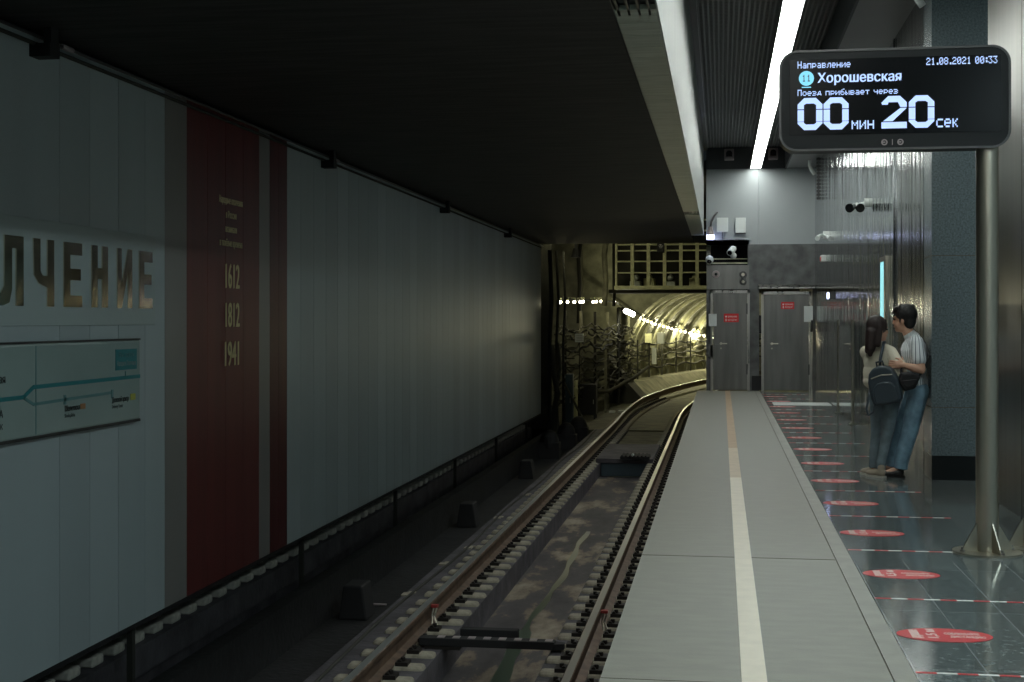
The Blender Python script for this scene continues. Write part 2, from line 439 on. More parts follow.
# rest of the hall
b = MB(); b.box(9, 9.2, -8, 29, 0, 5.35); struct(b.build('wall_hall', 'endwall_light'))
b = MB(); b.box(-6.6, 9.2, -8.2, -8, -1.6, 5.5); struct(b.build('wall_back', 'endwall_stone'))
b = MB(); b.box(2.2, 9, 29, 29.2, 0, 5.35); struct(b.build('wall_hall_end', 'endwall_light'))

# end wall
b = MB()
b.mi = 0
for a, c in ((-.31, .78), (.785, 1.95)): b.box(a, c, 29, 29.2, 3.10, 4.70)
b.mi = 2; b.box(-.31, 1.95, 28.95, 29.2, 4.70, 5.35)
b.mi = 1
b.box(.60, 1.95, 29, 29.25, 2.16, 3.10); b.box(.60, .80, 29, 29.25, 0, 2.16); b.box(1.90, 1.95, 29, 29.25, 0, 2.16)
b.box(-.31, -.22, 29, 29.25, 0, 2.14); b.box(.56, .60, 29, 29.25, 2.14, 3.10)
b.mi = 3; b.box(-.31, .58, 29.6, 29.7, 2.0, 3.3); b.box(-.31, .6, 29, 29.6, 3.1, 3.2)
struct(b.build('wall_end', ['endwall_light', 'endwall_stone', 'endwall_band', 'void']))
b = MB(); b.box(-.30, .59, 28.99, 29.1, 2.15, 2.665); b.mi = 1; b.box(-.28, .59, 29.2, 29.24, 2.70, 2.73); b.box(-.28, .59, 29.3, 29.34, 2.80, 2.82)
struct(b.build('trim_12', ['door_steel', 'frame_yellow']))
b = MB(); b.box(.64, .87, 28.96, 29.0, .02, .32); struct(b.build('trim_13', 'black_matte'))

def steel_door(n, x0, x1, ztop, hx, side):
    b = MB(); b.box(x0, x0+.05, 28.93, 29.02, 0, ztop); b.box(x1-.05, x1, 28.93, 29.02, 0, ztop); b.box(x0, x1, 28.93, 29.02, ztop-.06, ztop)
    d = struct(b.build('door_%d' % n, 'steel'))
    b = MB(); b.box(x0+.055, x1-.055, 28.955, 29.0, .02, ztop-.065); b.build('door_leaf', 'door_steel', d, bevel=.004)
    b = MB(); b.cone((hx, 28.955, 1.0), (hx, 28.90, 1.0), .012); b.cone((hx, 28.905, 1.0), (hx+side*.13, 28.905, 1.0), .011)
    b.cone((hx, 28.955, 1.0), (hx, 28.945, 1.0), .03); b.cone((hx, 28.955, .9), (hx, 28.945, .9), .018)
    b.build('door_handle', 'pole_steel', d)
    for z in (.35, ztop-.5):
        b = MB(); b.box(x1-.075, x1-.045, 28.92, 28.95, z, z+.22); b.build('hinge', 'dark_steel', d)
    return d
d1 = steel_door(1, -.22, .60, 2.13, .0, 1)
d2 = steel_door(2, .84, 1.88, 2.10, 1.06, 1)
b = MB(); b.box(-.27, -.02, 28.93, 28.95, .72, .98); b.build('closer_plate', 'door_steel', d1)
b = MB(); b.prism([(.78, 28.82, 2.16), (1.94, 28.82, 2.16), (1.94, 29, 2.22), (.78, 29, 2.22)], (0, 0, .03)); struct(b.build('trim_14', 'steel'))
b = MB(); b.box(.79, .84, 28.9, 28.99, 1.22, 1.60); tag(b.build('door_pull_bar', 'black_matte', bevel=.01), 'black vertical box on the stone strip between the two steel doors', 'box')
b = MB(); b.box(1.86, 1.90, 28.86, 28.93, 1.25, 1.5); tag(b.build('door_reader', 'black_matte', bevel=.01), 'small black card reader box at the right edge of the right steel door', 'card reader')

def red_sign(x0, x1, z0, z1, label):
    t = thing('warning_sign', ((x0+x1)/2, 28.95, z0), label, 'sign')
    y = 28.955
    b = MB(); b.box(x0, x1, y-.012, y, z0, z1); b.build('plate', 'sign_red', t)
    h = z1 - z0
    b = MB(); b.cone((x0+.045, y-.012, z1-h*.35), (x0+.045, y-.014, z1-h*.35), .018); b.build('symbol', 'white_ink', t)
    b = MB(); b.box(x0+.035, x0+.055, y-.014, y-.012, z0+h*.12, z0+h*.4); b.build('symbol', 'white_ink', t)
    text('lettering', 'ВНИМАНИЕ', .05, (x0+.08, y-.013, z1-h*.45), FRONT, 'white_ink', t, width=(x1-x0)*.62, depth=.001)
    text('lettering', 'ВЫХОДА НЕТ', .05, (x0+.08, y-.013, z0+h*.16), FRONT, 'white_ink', t, width=(x1-x0)*.62, depth=.001)
red_sign(.06, .37, 1.455, 1.635, 'red warning sign with white print on the left steel door')
red_sign(1.25, 1.52, 1.73, 1.88, 'red warning sign with white print on the right steel door')
b = MB(); b.box(-.26, -.09, 28.90, 28.935, 1.37, 1.63); tag(b.build('notice_plate', 'box_white', bevel=.004), 'white notice plate at the left edge of the left steel door', 'notice')
b = MB(); b.box(1.72, 1.90, 28.90, 28.93, 1.46, 1.79); tag(b.build('notice_plate', 'box_white', bevel=.004), 'white notice plate at the right edge of the right steel door', 'notice')
b = MB(); b.box(-.09, .15, 28.90, 29, 3.365, 3.665); o = tag(b.build('junction_box', 'box_white', bevel=.01), 'square white junction box high on the end wall, nearest the beam', 'box')
b = MB(); b.cone((.03, 28.96, 3.365), (.03, 28.96, 3.16), .01); b.build('cable', 'dark_steel', o)
b = MB(); b.box(.30, .52, 28.90, 29, 3.34, 3.66); o = tag(b.build('junction_box', 'box_white', bevel=.01), 'narrower white junction box high on the end wall, farther from the beam', 'box')
b = MB(); b.box(.305, .515, 28.905, 28.995, 3.325, 3.34); b.build('base', 'dark_steel', o)
# bracket lamp
t = thing('wall_lamp', (-.2, 28.8, 3.2), 'small wall lamp with blue-white glow under a bracket at the beam end', 'lamp')
b = MB(); b.cone((-.22, 28.8, 3.29), (-.22, 28.8, 3.40), .085, .06); b.cone((-.22, 28.8, 3.40), (-.22, 28.8, 3.47), .05); b.build('housing', 'label_grey', t, smooth=False)
b = MB(); b.cone((-.22, 28.8, 3.20), (-.22, 28.8, 3.29), .07, .085); b.build('bulb', 'blue_bulb', t)
b = MB(); b.tube([(-.22, 28.8, 3.45), (-.2, 28.82, 3.58), (-.14, 28.88, 3.7), (-.08, 28.99, 3.78)], .022); b.build('bracket', 'dark_steel', t, smooth=True)
# cameras
def bullet(loc, aim, L, r, body, label):
    loc = Vector(loc); a = Vector(aim).normalized()
    t = thing('security_camera', loc, label, 'camera')
    b = MB(); b.cone(loc, loc + a*L, r, r, 20); b.build('housing', body, t, bevel=.008)
    b = MB(); b.cone(loc + a*(L-.002), loc + a*(L+.006), r*.72, r*.72, 20); b.build('lens', 'black', t)
    return t
t = bullet((.26, 28.93, 3.01), (-.35, -1, -.45), .26, .07, 'box_white', 'white bullet camera in the dark recess above the left door')
b = MB(); b.ball((.26, 28.9, 2.86), .07); b.tube([(.26, 28.93, 3.0), (.27, 28.95, 2.93), (.26, 28.92, 2.87)], .02); b.box(.24, .28, 28.92, 29.6, 2.93, 2.97); b.build('mount', 'box_white', t, smooth=False)
t = thing('dome_camera', (-.26, 28.9, 2.7), 'white dome camera at the left edge of the recess over the left door', 'camera')
b = MB(); b.ball((-.24, 28.92, 2.78), .09); b.cone((-.24, 29.0, 2.80), (-.24, 28.92, 2.80), .06); b.build('housing', 'box_white', t, smooth=True)
b = MB(); b.ball((-.245, 28.875, 2.745), .055); b.build('lens', 'black', t, smooth=True)
for x, z, lab in ((-.105, 2.47, 'round grey sounder on the steel panel above the left door, left one'), (.46, 2.46, 'dark grey sounder with two rings on the steel panel over the left door, right one')):
    t = thing('sounder', (x, 28.97, z), lab, 'sounder')
    b = MB(); b.cone((x, 29, z), (x, 28.93, z), .085, .07, 20); 
    if x > 0: b.cone((x, 29, z-.15), (x, 28.93, z-.15), .075, .06, 20)
    b.build('housing', 'label_grey' if x < 0 else 'dark_steel', t)
    b = MB(); b.cone((x, 28.935, z), (x, 28.92, z), .035, .035, 16)
    if x > 0: b.cone((x, 28.935, z-.15), (x, 28.92, z-.15), .03, .03, 16)
    b.build('lens', 'black' if x < 0 else 'pole_steel', t)
for x, lab in ((.17, 'small grey box camera on the dark band left of the light strip'), (1.08, 'small grey box camera on the dark band right of the light strip')):
    t = thing('box_camera', (x, 28.9, 4.9), lab, 'camera')
    b = MB(); b.box(x-.10, x+.10, 28.72, 28.95, 4.87, 5.10); b.build('housing', 'label_grey', t, bevel=.015)
    b = MB(); b.cone((x, 28.725, 5.0), (x, 28.71, 5.0), .065, .065, 20); b.box(x-.065, x+.065, 28.712, 28.722, 4.93, 5.0); b.build('lens', 'black', t)

# ------------------------------------------------------------------ platform lights
b = MB(); y0, y1 = -7.5, 28.9
t = thing('linear_light', (.7, 10, 4.7), 'long white linear light strip running down the platform ceiling', 'ceiling light')
b.box(.620, .825, y0, y1, 4.70, 4.705); b.build('diffuser', 'lamp_tube', t)
b = MB(); b.box(.61, .835, y0, y1, 4.706, 4.80); b.box(.61, .618, y0, y1, 4.69, 4.72); b.box(.827, .835, y0, y1, 4.69, 4.72); b.build('housing', 'dark_steel', t)
yy = -6
while yy < 28:
    b = MB(); b.cone((.71, yy, 4.8), (.71, yy, 5.35), .012); b.build('hanger', 'dark_steel', t); yy += 6
t = thing('linear_light', (4.6, 5, 4.95), 'hall ceiling light strip beyond the pylons, out of view to the right', 'ceiling light')
b = MB(); b.box(4.4, 4.8, -7.5, 11, 4.95, 4.955); b.build('diffuser', 'hall_tube', t)
b = MB(); b.box(4.39, 4.81, -7.5, 11, 4.957, 5.05); b.build('housing', 'dark_steel', t)
for yy in (-6, 2, 10):
    b = MB(); b.cone((4.6, yy, 5.05), (4.6, yy, 5.35), .012); b.build('hanger', 'dark_steel', t)

# ------------------------------------------------------------------ left wall screen
ZB, ZT = -.70, 3.27
b = MB()
mats = ['panel_a', 'panel_b', 'panel_c', 'panel_brown', 'panel_red', 'panel_red2', 'groove']
edges = [(8.13, 0), (8.55, 2), (8.985, 1), (9.43, 0), (9.79, 1), (10.22, 3), (10.66, 4), (11.07, 4), (11.50, 4), (11.92, 4), (12.22, 3), (12.48, 5), (12.73, 5)]
ys = [(6.0 + .43*k, [0, 1, 0, 2][k % 4]) for k in range(-32, 4) if 6.0+.43*k < 8.0] + edges
y = 12.73; k = 0
pat = [1, 0, 0, 2, 1, 0, 2, 0]
while y < 31.4: y = min(31.6, y + .44); ys.append((y, pat[k % 8])); k += 1
prev = ys[0][0] - .43
for yv, mi in ys:
    b.mi = mi; g = .003 if abs(yv-8.985) > .01 else .006
    b.box(WALLX-.03, WALLX, prev + .002, yv - g, ZB, ZT); prev = yv
b.mi = 6; b.box(WALLX-.06, WALLX-.028, -8, 31.58, ZB+.01, ZT)
wall = struct(b.build('wall_left', mats))
b = MB(); b.box(WALLX-.08, WALLX+.004, -8, 31.6, ZB-.035, ZB); struct(b.build('trim_15', 'black_matte'))
for k in range(6):
    y = 9.4 + k*4.1
    b = MB(); b.box(WALLX-.13, WALLX-.085, y, y+.05, -1.55, ZT)
    tag(b.build('wall_post', 'cable'), 'dark steel post holding up the pale wall screen, seen in the gap beneath it', 'post', 'posts under the wall screen')
# red panel lettering
cy = 11.19
for i, (s, wd) in enumerate((('Народные ополчения', .56), ('в России', .25), ('возникали', .27), ('в тяжёлые времена', .54))):
    text('lettering', s, .085, (WALLX+.004, cy, 2.50 - i*.122), LEFTW, 'gold', wall, 'CENTER', width=wd, bold=.004)
for s, z in (('1612', 1.775), ('1812', 1.44), ('1941', 1.105)):
    text('lettering', s, .30, (WALLX+.004, cy+.015, z), LEFTW, 'gold', wall, 'CENTER', width=.33, bold=.012)

# station name board
t = thing('station_name_board', (WALLX, 8.4, 1.47), 'pale board with large mirror-steel Cyrillic letters on the left wall', 'sign')
b = MB(); b.box(WALLX+.002, WALLX+.012, 4.6, 9.59, 1.463, 2.125); b.build('board', 'name_board', t, bevel=.004)
LX = WALLX+.012
def letter(ch, y0, w, z0=1.585, h=.42):
    s = .085; z1 = z0+h; b = MB()
    def bar(ya, za, yb, zb): b.box(LX, LX+.008, ya, yb, za, zb)
    def quad(p): b.prism([(LX, y, z) for y, z in p], (.008, 0, 0))
    y1 = y0+w
    if ch == 'Е': bar(y0, z0, y0+s, z1); bar(y0+s, z1-.08, y1, z1); bar(y0+s, z0+h*.5-.035, y1-.02, z0+h*.5+.04); bar(y0+s, z0, y1, z0+.075)
    if ch == 'Н': bar(y0, z0, y0+s, z1); bar(y1-s, z0, y1, z1); bar(y0+s, z0+h*.46, y1-s, z0+h*.46+.075)
    if ch == 'И': bar(y0, z0, y0+s*.8, z1); bar(y1-s*.8, z0, y1, z1); quad([(y0+s*.8, z0), (y0+s*.8, z0+.15), (y1-s*.8, z1), (y1-s*.8, z1-.15)])
    if ch == 'Ч':
        bar(y1-s, z0, y1, z1); b.mi = 0
        quad([(y0, z1), (y0+s, z1), (y0+s, z0+h*.52), (y0+s+.03, z0+h*.46), (y1-s, z0+h*.46), (y1-s, z0+h*.28), (y0+.07, z0+h*.34), (y0+.01, z0+h*.46)])
    if ch == 'Л':
        bar(y1-s, z0, y1, z1); bar(y0+.06, z1-.075, y1-s, z1)
        quad([(y0+.06, z1-.075), (y0+.06+s, z1-.075), (y0+.06+s, z0+.10), (y0+.06+s-.03, z0+.02), (y0+.04, z0), (y0-.04, z0), (y0-.04, z0+.07), (y0+.02, z0+.075), (y0+.06, z0+.12)])
    if ch == 'П': bar(y0, z0, y0+s, z1); bar(y1-s, z0, y1, z1); bar(y0+s, z1-.075, y1-s, z1)
    if ch == 'О': bar(y0, z0+.05, y0+s, z1-.05); bar(y1-s, z0+.05, y1, z1-.05); quad([(y0, z1-.05), (y0+.05, z1), (y1-.05, z1), (y1, z1-.05), (y1-s, z1-.075), (y0+s, z1-.075)]); quad([(y0, z0+.05), (y0+s, z0+.075), (y1-s, z0+.075), (y1, z0+.05), (y1-.05, z0), (y0+.05, z0)])
    b.build('letter', 'letter_steel', t)
for ch, y0, w in (('О', 6.25, .26), ('П', 6.65, .26), ('О', 6.99, .24), ('Л', 7.36, .28), ('Ч', 7.76, .26), ('Е', 8.15, .25), ('Н', 8.54, .24), ('И', 8.93, .24), ('Е', 9.29, .23)):
    letter(ch, y0, w)

# line map board
t = thing('line_map_board', (WALLX, 8.4, .78), 'long glass-faced line map with teal route line below the name board', 'map')
MX = WALLX+.05
b = MB(); b.box(WALLX, MX, 5.4, 9.34, .78, 1.36); b.build('case', 'map_glass', t, bevel=.02)
b = MB(); b.box(MX, MX+.003, 5.44, 9.33, .775, .79); b.box(MX-.05, MX+.001, 5.4, 9.34, .77, .782); b.box(MX-.05, MX+.001, 5.4, 9.34, 1.356, 1.368); b.build('edge_seal', 'dark_steel', t)
def mline(pts, wd, m, nm='route_line'):
    b = MB()
    for (ya, za), (yb, zb) in zip(pts, pts[1:]):
        d = Vector((0, yb-ya, zb-za)).normalized(); n = Vector((0, -d.z, d.y))*wd/2
        b.prism([Vector((MX, ya, za))-n, Vector((MX, yb, zb))-n, Vector((MX, yb, zb))+n, Vector((MX, ya, za))+n], (.003, 0, 0))
    b.build(nm, m, t)
mline([(5.4, 1.03), (7.68, 1.035), (7.80, 1.09), (9.33, 1.095)], .026, 'map_teal')
mline([(7.68, 1.032), (7.80, .985), (8.86, 1.0)], .02, 'map_pale')
for y in (8.20, 8.88): mline([(y, .96), (y, 1.02)], .03, 'map_pale', 'stop_mark')
mline([(9.09, 1.09), (9.09, 1.14)], .014, 'map_pale', 'stop_mark')
b = MB(); b.box(MX, MX+.004, 8.93, 9.27, 1.15, 1.295); b.build('station_box', 'map_teal', t)
text('lettering', 'Вы здесь', .05, (MX+.0045, 9.10, 1.24), LEFTW, 'map_pale', t, 'CENTER', width=.24, depth=.001)
text('lettering', 'Народное Ополчение', .05, (MX+.0045, 9.10, 1.18), LEFTW, 'map_glass', t, 'CENTER', width=.30, depth=.001)
text('lettering', 'Шелепиха', .05, (MX+.0035, 8.19, .915), LEFTW, 'map_ink', t, width=.20, depth=.001, bold=.002)
text('lettering', 'Shelepikha', .035, (MX+.0035, 8.19, .875), LEFTW, 'map_ink', t, width=.14, depth=.0005)
text('lettering', 'Деловой центр', .05, (MX+.0035, 8.87, .93), LEFTW, 'map_ink', t, width=.26, depth=.001, bold=.002)
text('lettering', 'Delovoy Tsentr', .035, (MX+.0035, 8.87, .89), LEFTW, 'map_ink', t, width=.17, depth=.0005)
b = MB(); b.box(MX, MX+.003, 8.41, 8.48, .915, .95); b.build('transfer_badge', 'map_orange', t)
b = MB(); b.box(MX, MX+.003, 9.17, 9.25, .93, .975); b.build('transfer_badge', 'map_yellow', t)
text('lettering', 'Хорошевская', .07, (MX+.0035, 7.47, 1.13), LEFTW, 'map_ink', t, 'RIGHT', depth=.001, bold=.002)
text('lettering', 'ЦСКА', .06, (MX+.0035, 7.44, .93), LEFTW, 'map_ink', t, 'RIGHT', depth=.001, bold=.002)
text('lettering', 'Петровский парк', .06, (MX+.0035, 7.44, .86), LEFTW, 'map_ink', t, 'RIGHT', depth=.001)
for y in (7.83,): mline([(y, .80), (y, 1.34)], .006, 'map_pale', 'panel_joint')

t.location.y -= .10
# conduit along the top of the wall, with brackets
t = thing('wall_conduit', (WALLX+.08, 15, 3.2), 'thin metal conduit running along the top of the left wall', 'pipe')
b = MB(); b.cone((WALLX+.07, -7.9, 3.235), (WALLX+.07, 31.5, 3.235), .011, n=10); b.build('pipe', 'dark_steel', t)
for k in range(4):
    y = 7.9 + k*6.12
    b = MB(); b.cone((WALLX+.07, y+.12, 3.235), (WALLX+.07, y+.26, 3.235), .018, n=12); b.build('coupling', 'label_grey', t)
b = MB(); b.tube([(WALLX+.03, -7.9, 3.20), (WALLX+.03, 31.5, 3.20)], .014); tag(b.build('wall_cable', 'cable'), 'black cable clipped under the conduit along the top of the left wall', 'cable')
proto = None
for k, lab in enumerate(('at the left edge of the photo', 'just past the red stripes', 'above the middle of the plain pale wall', 'near the far end of the wall')):
    y = 7.8 + k*6.12
    b = MB(); b.box(WALLX+.001, WALLX+.14, y-.06, y+.06, 3.12, 3.20); b.box(WALLX+.09, WALLX+.14, y-.05, y+.05, 3.20, 3.3)
    tag(b.build('wall_bracket', 'black_matte'), 'black bracket atop the left wall, ' + lab, 'bracket', 'brackets along the top of the wall')

# ------------------------------------------------------------------ track bed
b = MB()
b.box(-3.14, -2.3, -8, 34, -1.75, -1.25)
b.box(-1.40, -.38, -8, 34, -1.75, -1.25)
struct(b.build('floor_track', 'bed'))
b = MB(); b.box(-2.3, -1.40, -8, 25.8, -1.62, -1.50); struct(b.build('floor_trough', 'mud'))
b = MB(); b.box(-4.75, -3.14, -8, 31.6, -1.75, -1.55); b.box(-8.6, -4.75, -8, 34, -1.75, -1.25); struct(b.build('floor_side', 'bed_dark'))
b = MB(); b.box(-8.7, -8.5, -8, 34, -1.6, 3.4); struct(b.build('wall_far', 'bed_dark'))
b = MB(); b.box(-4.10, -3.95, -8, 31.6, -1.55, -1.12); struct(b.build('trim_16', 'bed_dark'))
# chamber bed beyond
b = MB(); b.sweep([(-3.6, -1.27), (4.3, -1.27), (4.3, -1.7), (-3.6, -1.7)], [path(s) for s in stations(34, 84, 1.)])
struct(b.build('floor_tunnel', 'bed_green'))
# puddle streak
b = MB(); pts = []
for i in range(72):
    y = 10.2 + i*.125; xm = -1.85 + .025*math.sin(y*1.3) + .01*math.sin(y*4.1); w_ = .020 + .022*abs(math.sin(y*2.1+.4)) + (.035 if y < 12.9 else 0)
    pts.append((xm-w_, xm+w_, y))
for p, q in zip(pts, pts[1:]):
    b._f([b.bm.verts.new(v) for v in ((p[0], p[2], -1.497), (p[1], p[2], -1.497), (q[1], q[2], -1.497), (q[0], q[2], -1.497))])
tag(b.build('puddle', 'puddle'), 'narrow streak of green water lying in the muddy trough between the rails', 'puddle', kind='stuff')
# crossing slab with step
t = thing('trough_cover', (-1.85, 26, -1.25), 'flat concrete cover bridging the trough between the rails, with black grating', 'cover')
b = MB(); b.box(-2.38, -1.28, 25.9, 29.0, -1.25, -1.16); b.build('slab', 'bed', t, bevel=.01)
b = MB(); b.box(-2.28, -1.38, 25.95, 26.05, -1.5, -1.25); b.build('face_plate', 'cabinet_blue', t)
b = MB(); b.box(-1.9, -1.35, 25.75, 26.3, -1.15, -1.10)
for k in range(7): b.box(-1.88+k*.075, -1.85+k*.075, 25.74, 26.28, -1.10, -1.08)
b.build('grating', 'black_matte', t)
b = MB(); b.ball((-1.66, 25.76, -1.07), .03); b.build('bolt', 'box_white', t)
b = MB(); b.box(-2.3, -1.40, 29, 34, -1.5, -1.3); struct(b.build('floor_channel', 'bed_green'))

# rails
prof_rail = [(-.075, -.18), (.075, -.18), (.075, -.165), (.012, -.145), (.010, -.055), (.036, -.040), (.036, -.006), (.030, 0), (-.030, 0), (-.036, -.006), (-.036, -.040), (-.010, -.055), (-.012, -.145), (-.075, -.165)]
def rail(off, lift, label):
    t = thing('rail', (XC+off, 10, -1.23), label, 'rail', 'running rails')
    st = stations(-7.9, Y0, 6.) + stations(Y0+.8, 80, .8)
    b = MB(); b.sweep(prof_rail, [path(s, off, -1.05 + lift*cant(s)) for s in st]); b.build('rail_body', 'rust', t)
    b = MB(); b.sweep([(-.0285, 0), (.0285, 0), (.0285, .0025), (-.0285, .0025)], [path(s, off, -1.05 + lift*cant(s)) for s in st]); b.build('running_surface', 'railtop', t)
rail(-.765, 1, 'left running rail with polished top and rusty web, curving into the tunnel')
rail(.765, 0, 'right running rail beside the platform edge, curving into the tunnel')
def sleeper(off, label, group):
    x = XC + off; y = 9.0
    t = thing('sleeper_block', (x, y, -1.25), label, 'sleeper block', group)
    b = MB(); b.box(x-.31, x+.31, y-.075, y+.075, -1.30, -1.215); b.build('block', 'block', t, bevel=.035)
    for sx in (-1, 1):
        b = MB(); xx = x + sx*.115
        b.box(min(xx-sx*.03, xx+sx*.07), max(xx-sx*.03, xx+sx*.07), y-.06, y+.06, -1.22, -1.19); b.cone((xx+sx*.02, y, -1.20), (xx+sx*.02, y, -1.16), .018, n=8); b.cone((xx, y-.045, -1.19), (xx, y+.045, -1.19), .018, n=8)
        b.build('clip', 'clip', t)
    return t
def place_sleepers(off, label, group, s0, s1):
    p = sleeper(off, label, group); base = Vector((XC+off, 9.0, -1.25))
    s = s0; first = True
    while s < s1:
        pos, d = path(s, off, -1.25)
        o = p if first else dup(p, pos)
        o.location = pos; o.rotation_euler.z = math.atan2(d.y, d.x)
        first = False; s += .40
place_sleepers(-.765, 'worn concrete sleeper block with iron clips under the left rail', 'sleeper blocks under the left rail', 9.2, 47)
place_sleepers(.765, 'worn concrete sleeper block with iron clips under the rail beside the platform', 'sleeper blocks under the right rail', 9.2, 47)
# added ledge and blocks standing in for mirrored sleepers, set to catch hall light
b = MB(); b.box(-5.6, -4.45, -8, 31.6, -1.26, -1.03); b.box(-5.6, -4.6, -8, 31.6, -1.6, -1.26); struct(b.build('trim_19', 'bed'))
s = 7.5; p = None
while s < 31.5:
    if p is None:
        b = MB(); b.box(-4.78, -4.50, s-.09, s+.09, -1.03, -.955); p = b.build('added_ledge_block', 'block_lightened', bevel=.02, origin=(-4.64, s, -1.03))
        tag(p, 'small grey block added under the left wall, standing in for a mirrored sleeper', 'block', 'added blocks on the ledge under the wall'); o = p
    else:
        o = p.copy(); COL.objects.link(o); o.location = (-4.64, s, -1.03)
    s += .36
# gauge bar
t = thing('track_tie_bar', (-1.9, 11.2, -1.2), 'black slotted tie bar lying across the trough between the two rails', 'tie bar')
b = MB(); b.box(-2.50, -1.36, 11.05, 11.17, -1.225, -1.16); b.prism([(-1.36, 11.05, -1.225), (-1.28, 11.08, -1.225), (-1.28, 11.14, -1.225), (-1.36, 11.17, -1.225)], (0, 0, .05)); b.build('bar', 'black_matte', t, bevel=.006)
b = MB(); b.box(-2.22, -1.72, 11.42, 11.52, -1.24, -1.16); b.build('rear_bar', 'black_matte', t, bevel=.006)
b = MB()
for k in range(8): b.box(-2.35+k*.13, -2.29+k*.13, 11.07, 11.15, -1.16, -1.155)
b.build('slot', 'label_grey', t)
b = MB(); b.box(-2.45, -2.15, 11.04, 11.3, -1.25, -1.225); b.build('base_plate', 'clip', t)
for off, s0, lab in ((-.765, 11.9, 'small red-topped rail clamp with wires on the left rail'), (.765, 11.9, 'small red-topped rail clamp with wires on the right rail')):
    p0, _ = path(s0, off); x = p0.x
    t = thing('rail_clamp', (x, s0, -1.2), lab, 'clamp')
    b = MB(); b.box(x+.037, x+.10, s0-.03, s0+.03, -1.085, -1.06); b.build('cap', 'red_paint', t, bevel=.004)
    b = MB(); b.tube([(x+.09, s0, -1.09), (x+.07, s0-.03, -1.16), (x+.11, s0-.1, -1.225)], .009); b.tube([(x+.06, s0, -1.09), (x+.05, s0-.02, -1.15), (x+.07, s0-.12, -1.225)], .009); b.build('wire', 'pole_steel', t)
# side cable and debris, trackside blocks
b = MB(); b.tube([(-3.04+.03*math.sin(y*.9), y, -1.235) for y in [8+.5*i for i in range(52)]], .014); tag(b.build('ground_cable', 'cable'), 'thin black cable lying on the ledge left of the left rail', 'cable')
for y, x in ((13.2, -3.1), (14.9, -3.08), (16.0, -3.0), (18.5, -3.06), (21.0, -3.02)):
    b = MB(); b.box(x-.05, x+.04, y-.08, y+.05, -1.25, -1.235); b.box(x-.01, x+.06, y+.05, y+.12, -1.25, -1.238)
    tag(b.build('paper_scrap', 'block'), 'pale scrap of litter on the ledge left of the left rail', 'litter', 'litter scraps on the ledge')
for k, y in enumerate((13.3, 19.5, 25.6)):
    b = MB(); b.prism([(-3.85, y, -1.55), (-3.55, y, -1.55), (-3.60, y, -1.2), (-3.80, y, -1.2)], (0, .35, 0))
    tag(b.build('cable_block', 'black_matte', bevel=.02), 'squat black block in the channel below the left wall, ' + ('nearest', 'middle', 'farthest')[k], 'block', 'black blocks in the side channel')
for k, (x, y) in enumerate(((-3.75, 29.6), (-3.62, 31.8), (-3.55, 33.9))):
    b = MB(); b.ball((x, y, -1.22), (.22, .22, .3), 18); b.box(x-.24, x+.24, y-.2, y+.2, -1.55, -1.2)
    tag(b.build('cable_drum_box', 'black_matte', smooth=False), ('round-topped black trackside box at the foot of the wall end', 'round-topped black trackside box between two like it', 'round-topped black trackside box nearest the dark cabinet')[k], 'box', 'round-topped trackside boxes')
b = MB(); b.tube([(-3.72, 14.0, -1.54), (-3.72, 14.0, -1.4), (-3.72, 14.05, -1.32)], .012); b.tube([(-3.72, 14.0, -1.53), (-3.52, 14.0, -1.53)], .012)
tag(b.build('wire_bracket', 'label_grey'), 'thin bent metal bracket standing in the dark side channel', 'bracket')

# ------------------------------------------------------------------ chamber beyond the station wall
b = MB()
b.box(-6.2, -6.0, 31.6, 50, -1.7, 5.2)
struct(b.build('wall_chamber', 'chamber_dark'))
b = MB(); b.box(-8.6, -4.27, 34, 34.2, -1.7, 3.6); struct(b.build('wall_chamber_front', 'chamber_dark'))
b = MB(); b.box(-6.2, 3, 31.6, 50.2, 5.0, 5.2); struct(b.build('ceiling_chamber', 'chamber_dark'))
b = MB(); b.box(-6.6, -.37, 31.62, 31.8, 3.3, 3.52); struct(b.build('trim_17', 'chamber'))
b = MB(); b.box(-5.5, -4.56, 44, 45, -1.3, 5.0); struct(b.build('wall_pier', 'chamber'))
b = MB(); b.box(2.4, 2.6, 29.2, 50, -1.7, 5.2); b.box(-.31, -.22, 29.25, 33.5, -1.6, 3.1); struct(b.build('wall_chamber_side', 'chamber'))
# portal wall with a round hole
PS = 50.5
pc, pd = path(PS, 0, -.15); TR = 2.85
b = MB(); n = 48
fwd = Vector((-pd.y, pd.x, 0))
ci = []; co = []
for k in range(n):
    a = 2*PI*k/n; ca, sa = math.cos(a), math.sin(a)
    ci.append(pc + pd*(TR*ca) + Vector((0, 0, TR*sa)))
    m_ = min(5.4/max(1e-6, abs(ca)), 5.4/max(1e-6, abs(sa)))
    co.append(pc + pd*(m_*ca) + Vector((0, 0, m_*sa)))
for k in range(n):
    j = (k+1) % n
    b.prism([ci[k], ci[j], co[j], co[k]], fwd*.3)
struct(b.build('wall_portal', 'chamber'))
# tunnel lining
b = MB(); rings = []
for s in stations(PS, 92, 1.5)[:-1]:
    for ds, r in ((0, TR), (.80, TR), (.80, TR-.10), (.98, TR-.10), (.98, TR)):
        c, d = path(s+ds, 0, -.15)
        rings.append([b.bm.verts.new(c + d*(r*math.cos(2*PI*k/56)) + Vector((0, 0, r*math.sin(2*PI*k/56)))) for k in range(56)])
for p, q in zip(rings, rings[1:]):
    for k in range(56): b._f([p[k], p[(k+1) % 56], q[(k+1) % 56], q[k]])
struct(b.build('wall_tunnel', 'lining', normals=False))
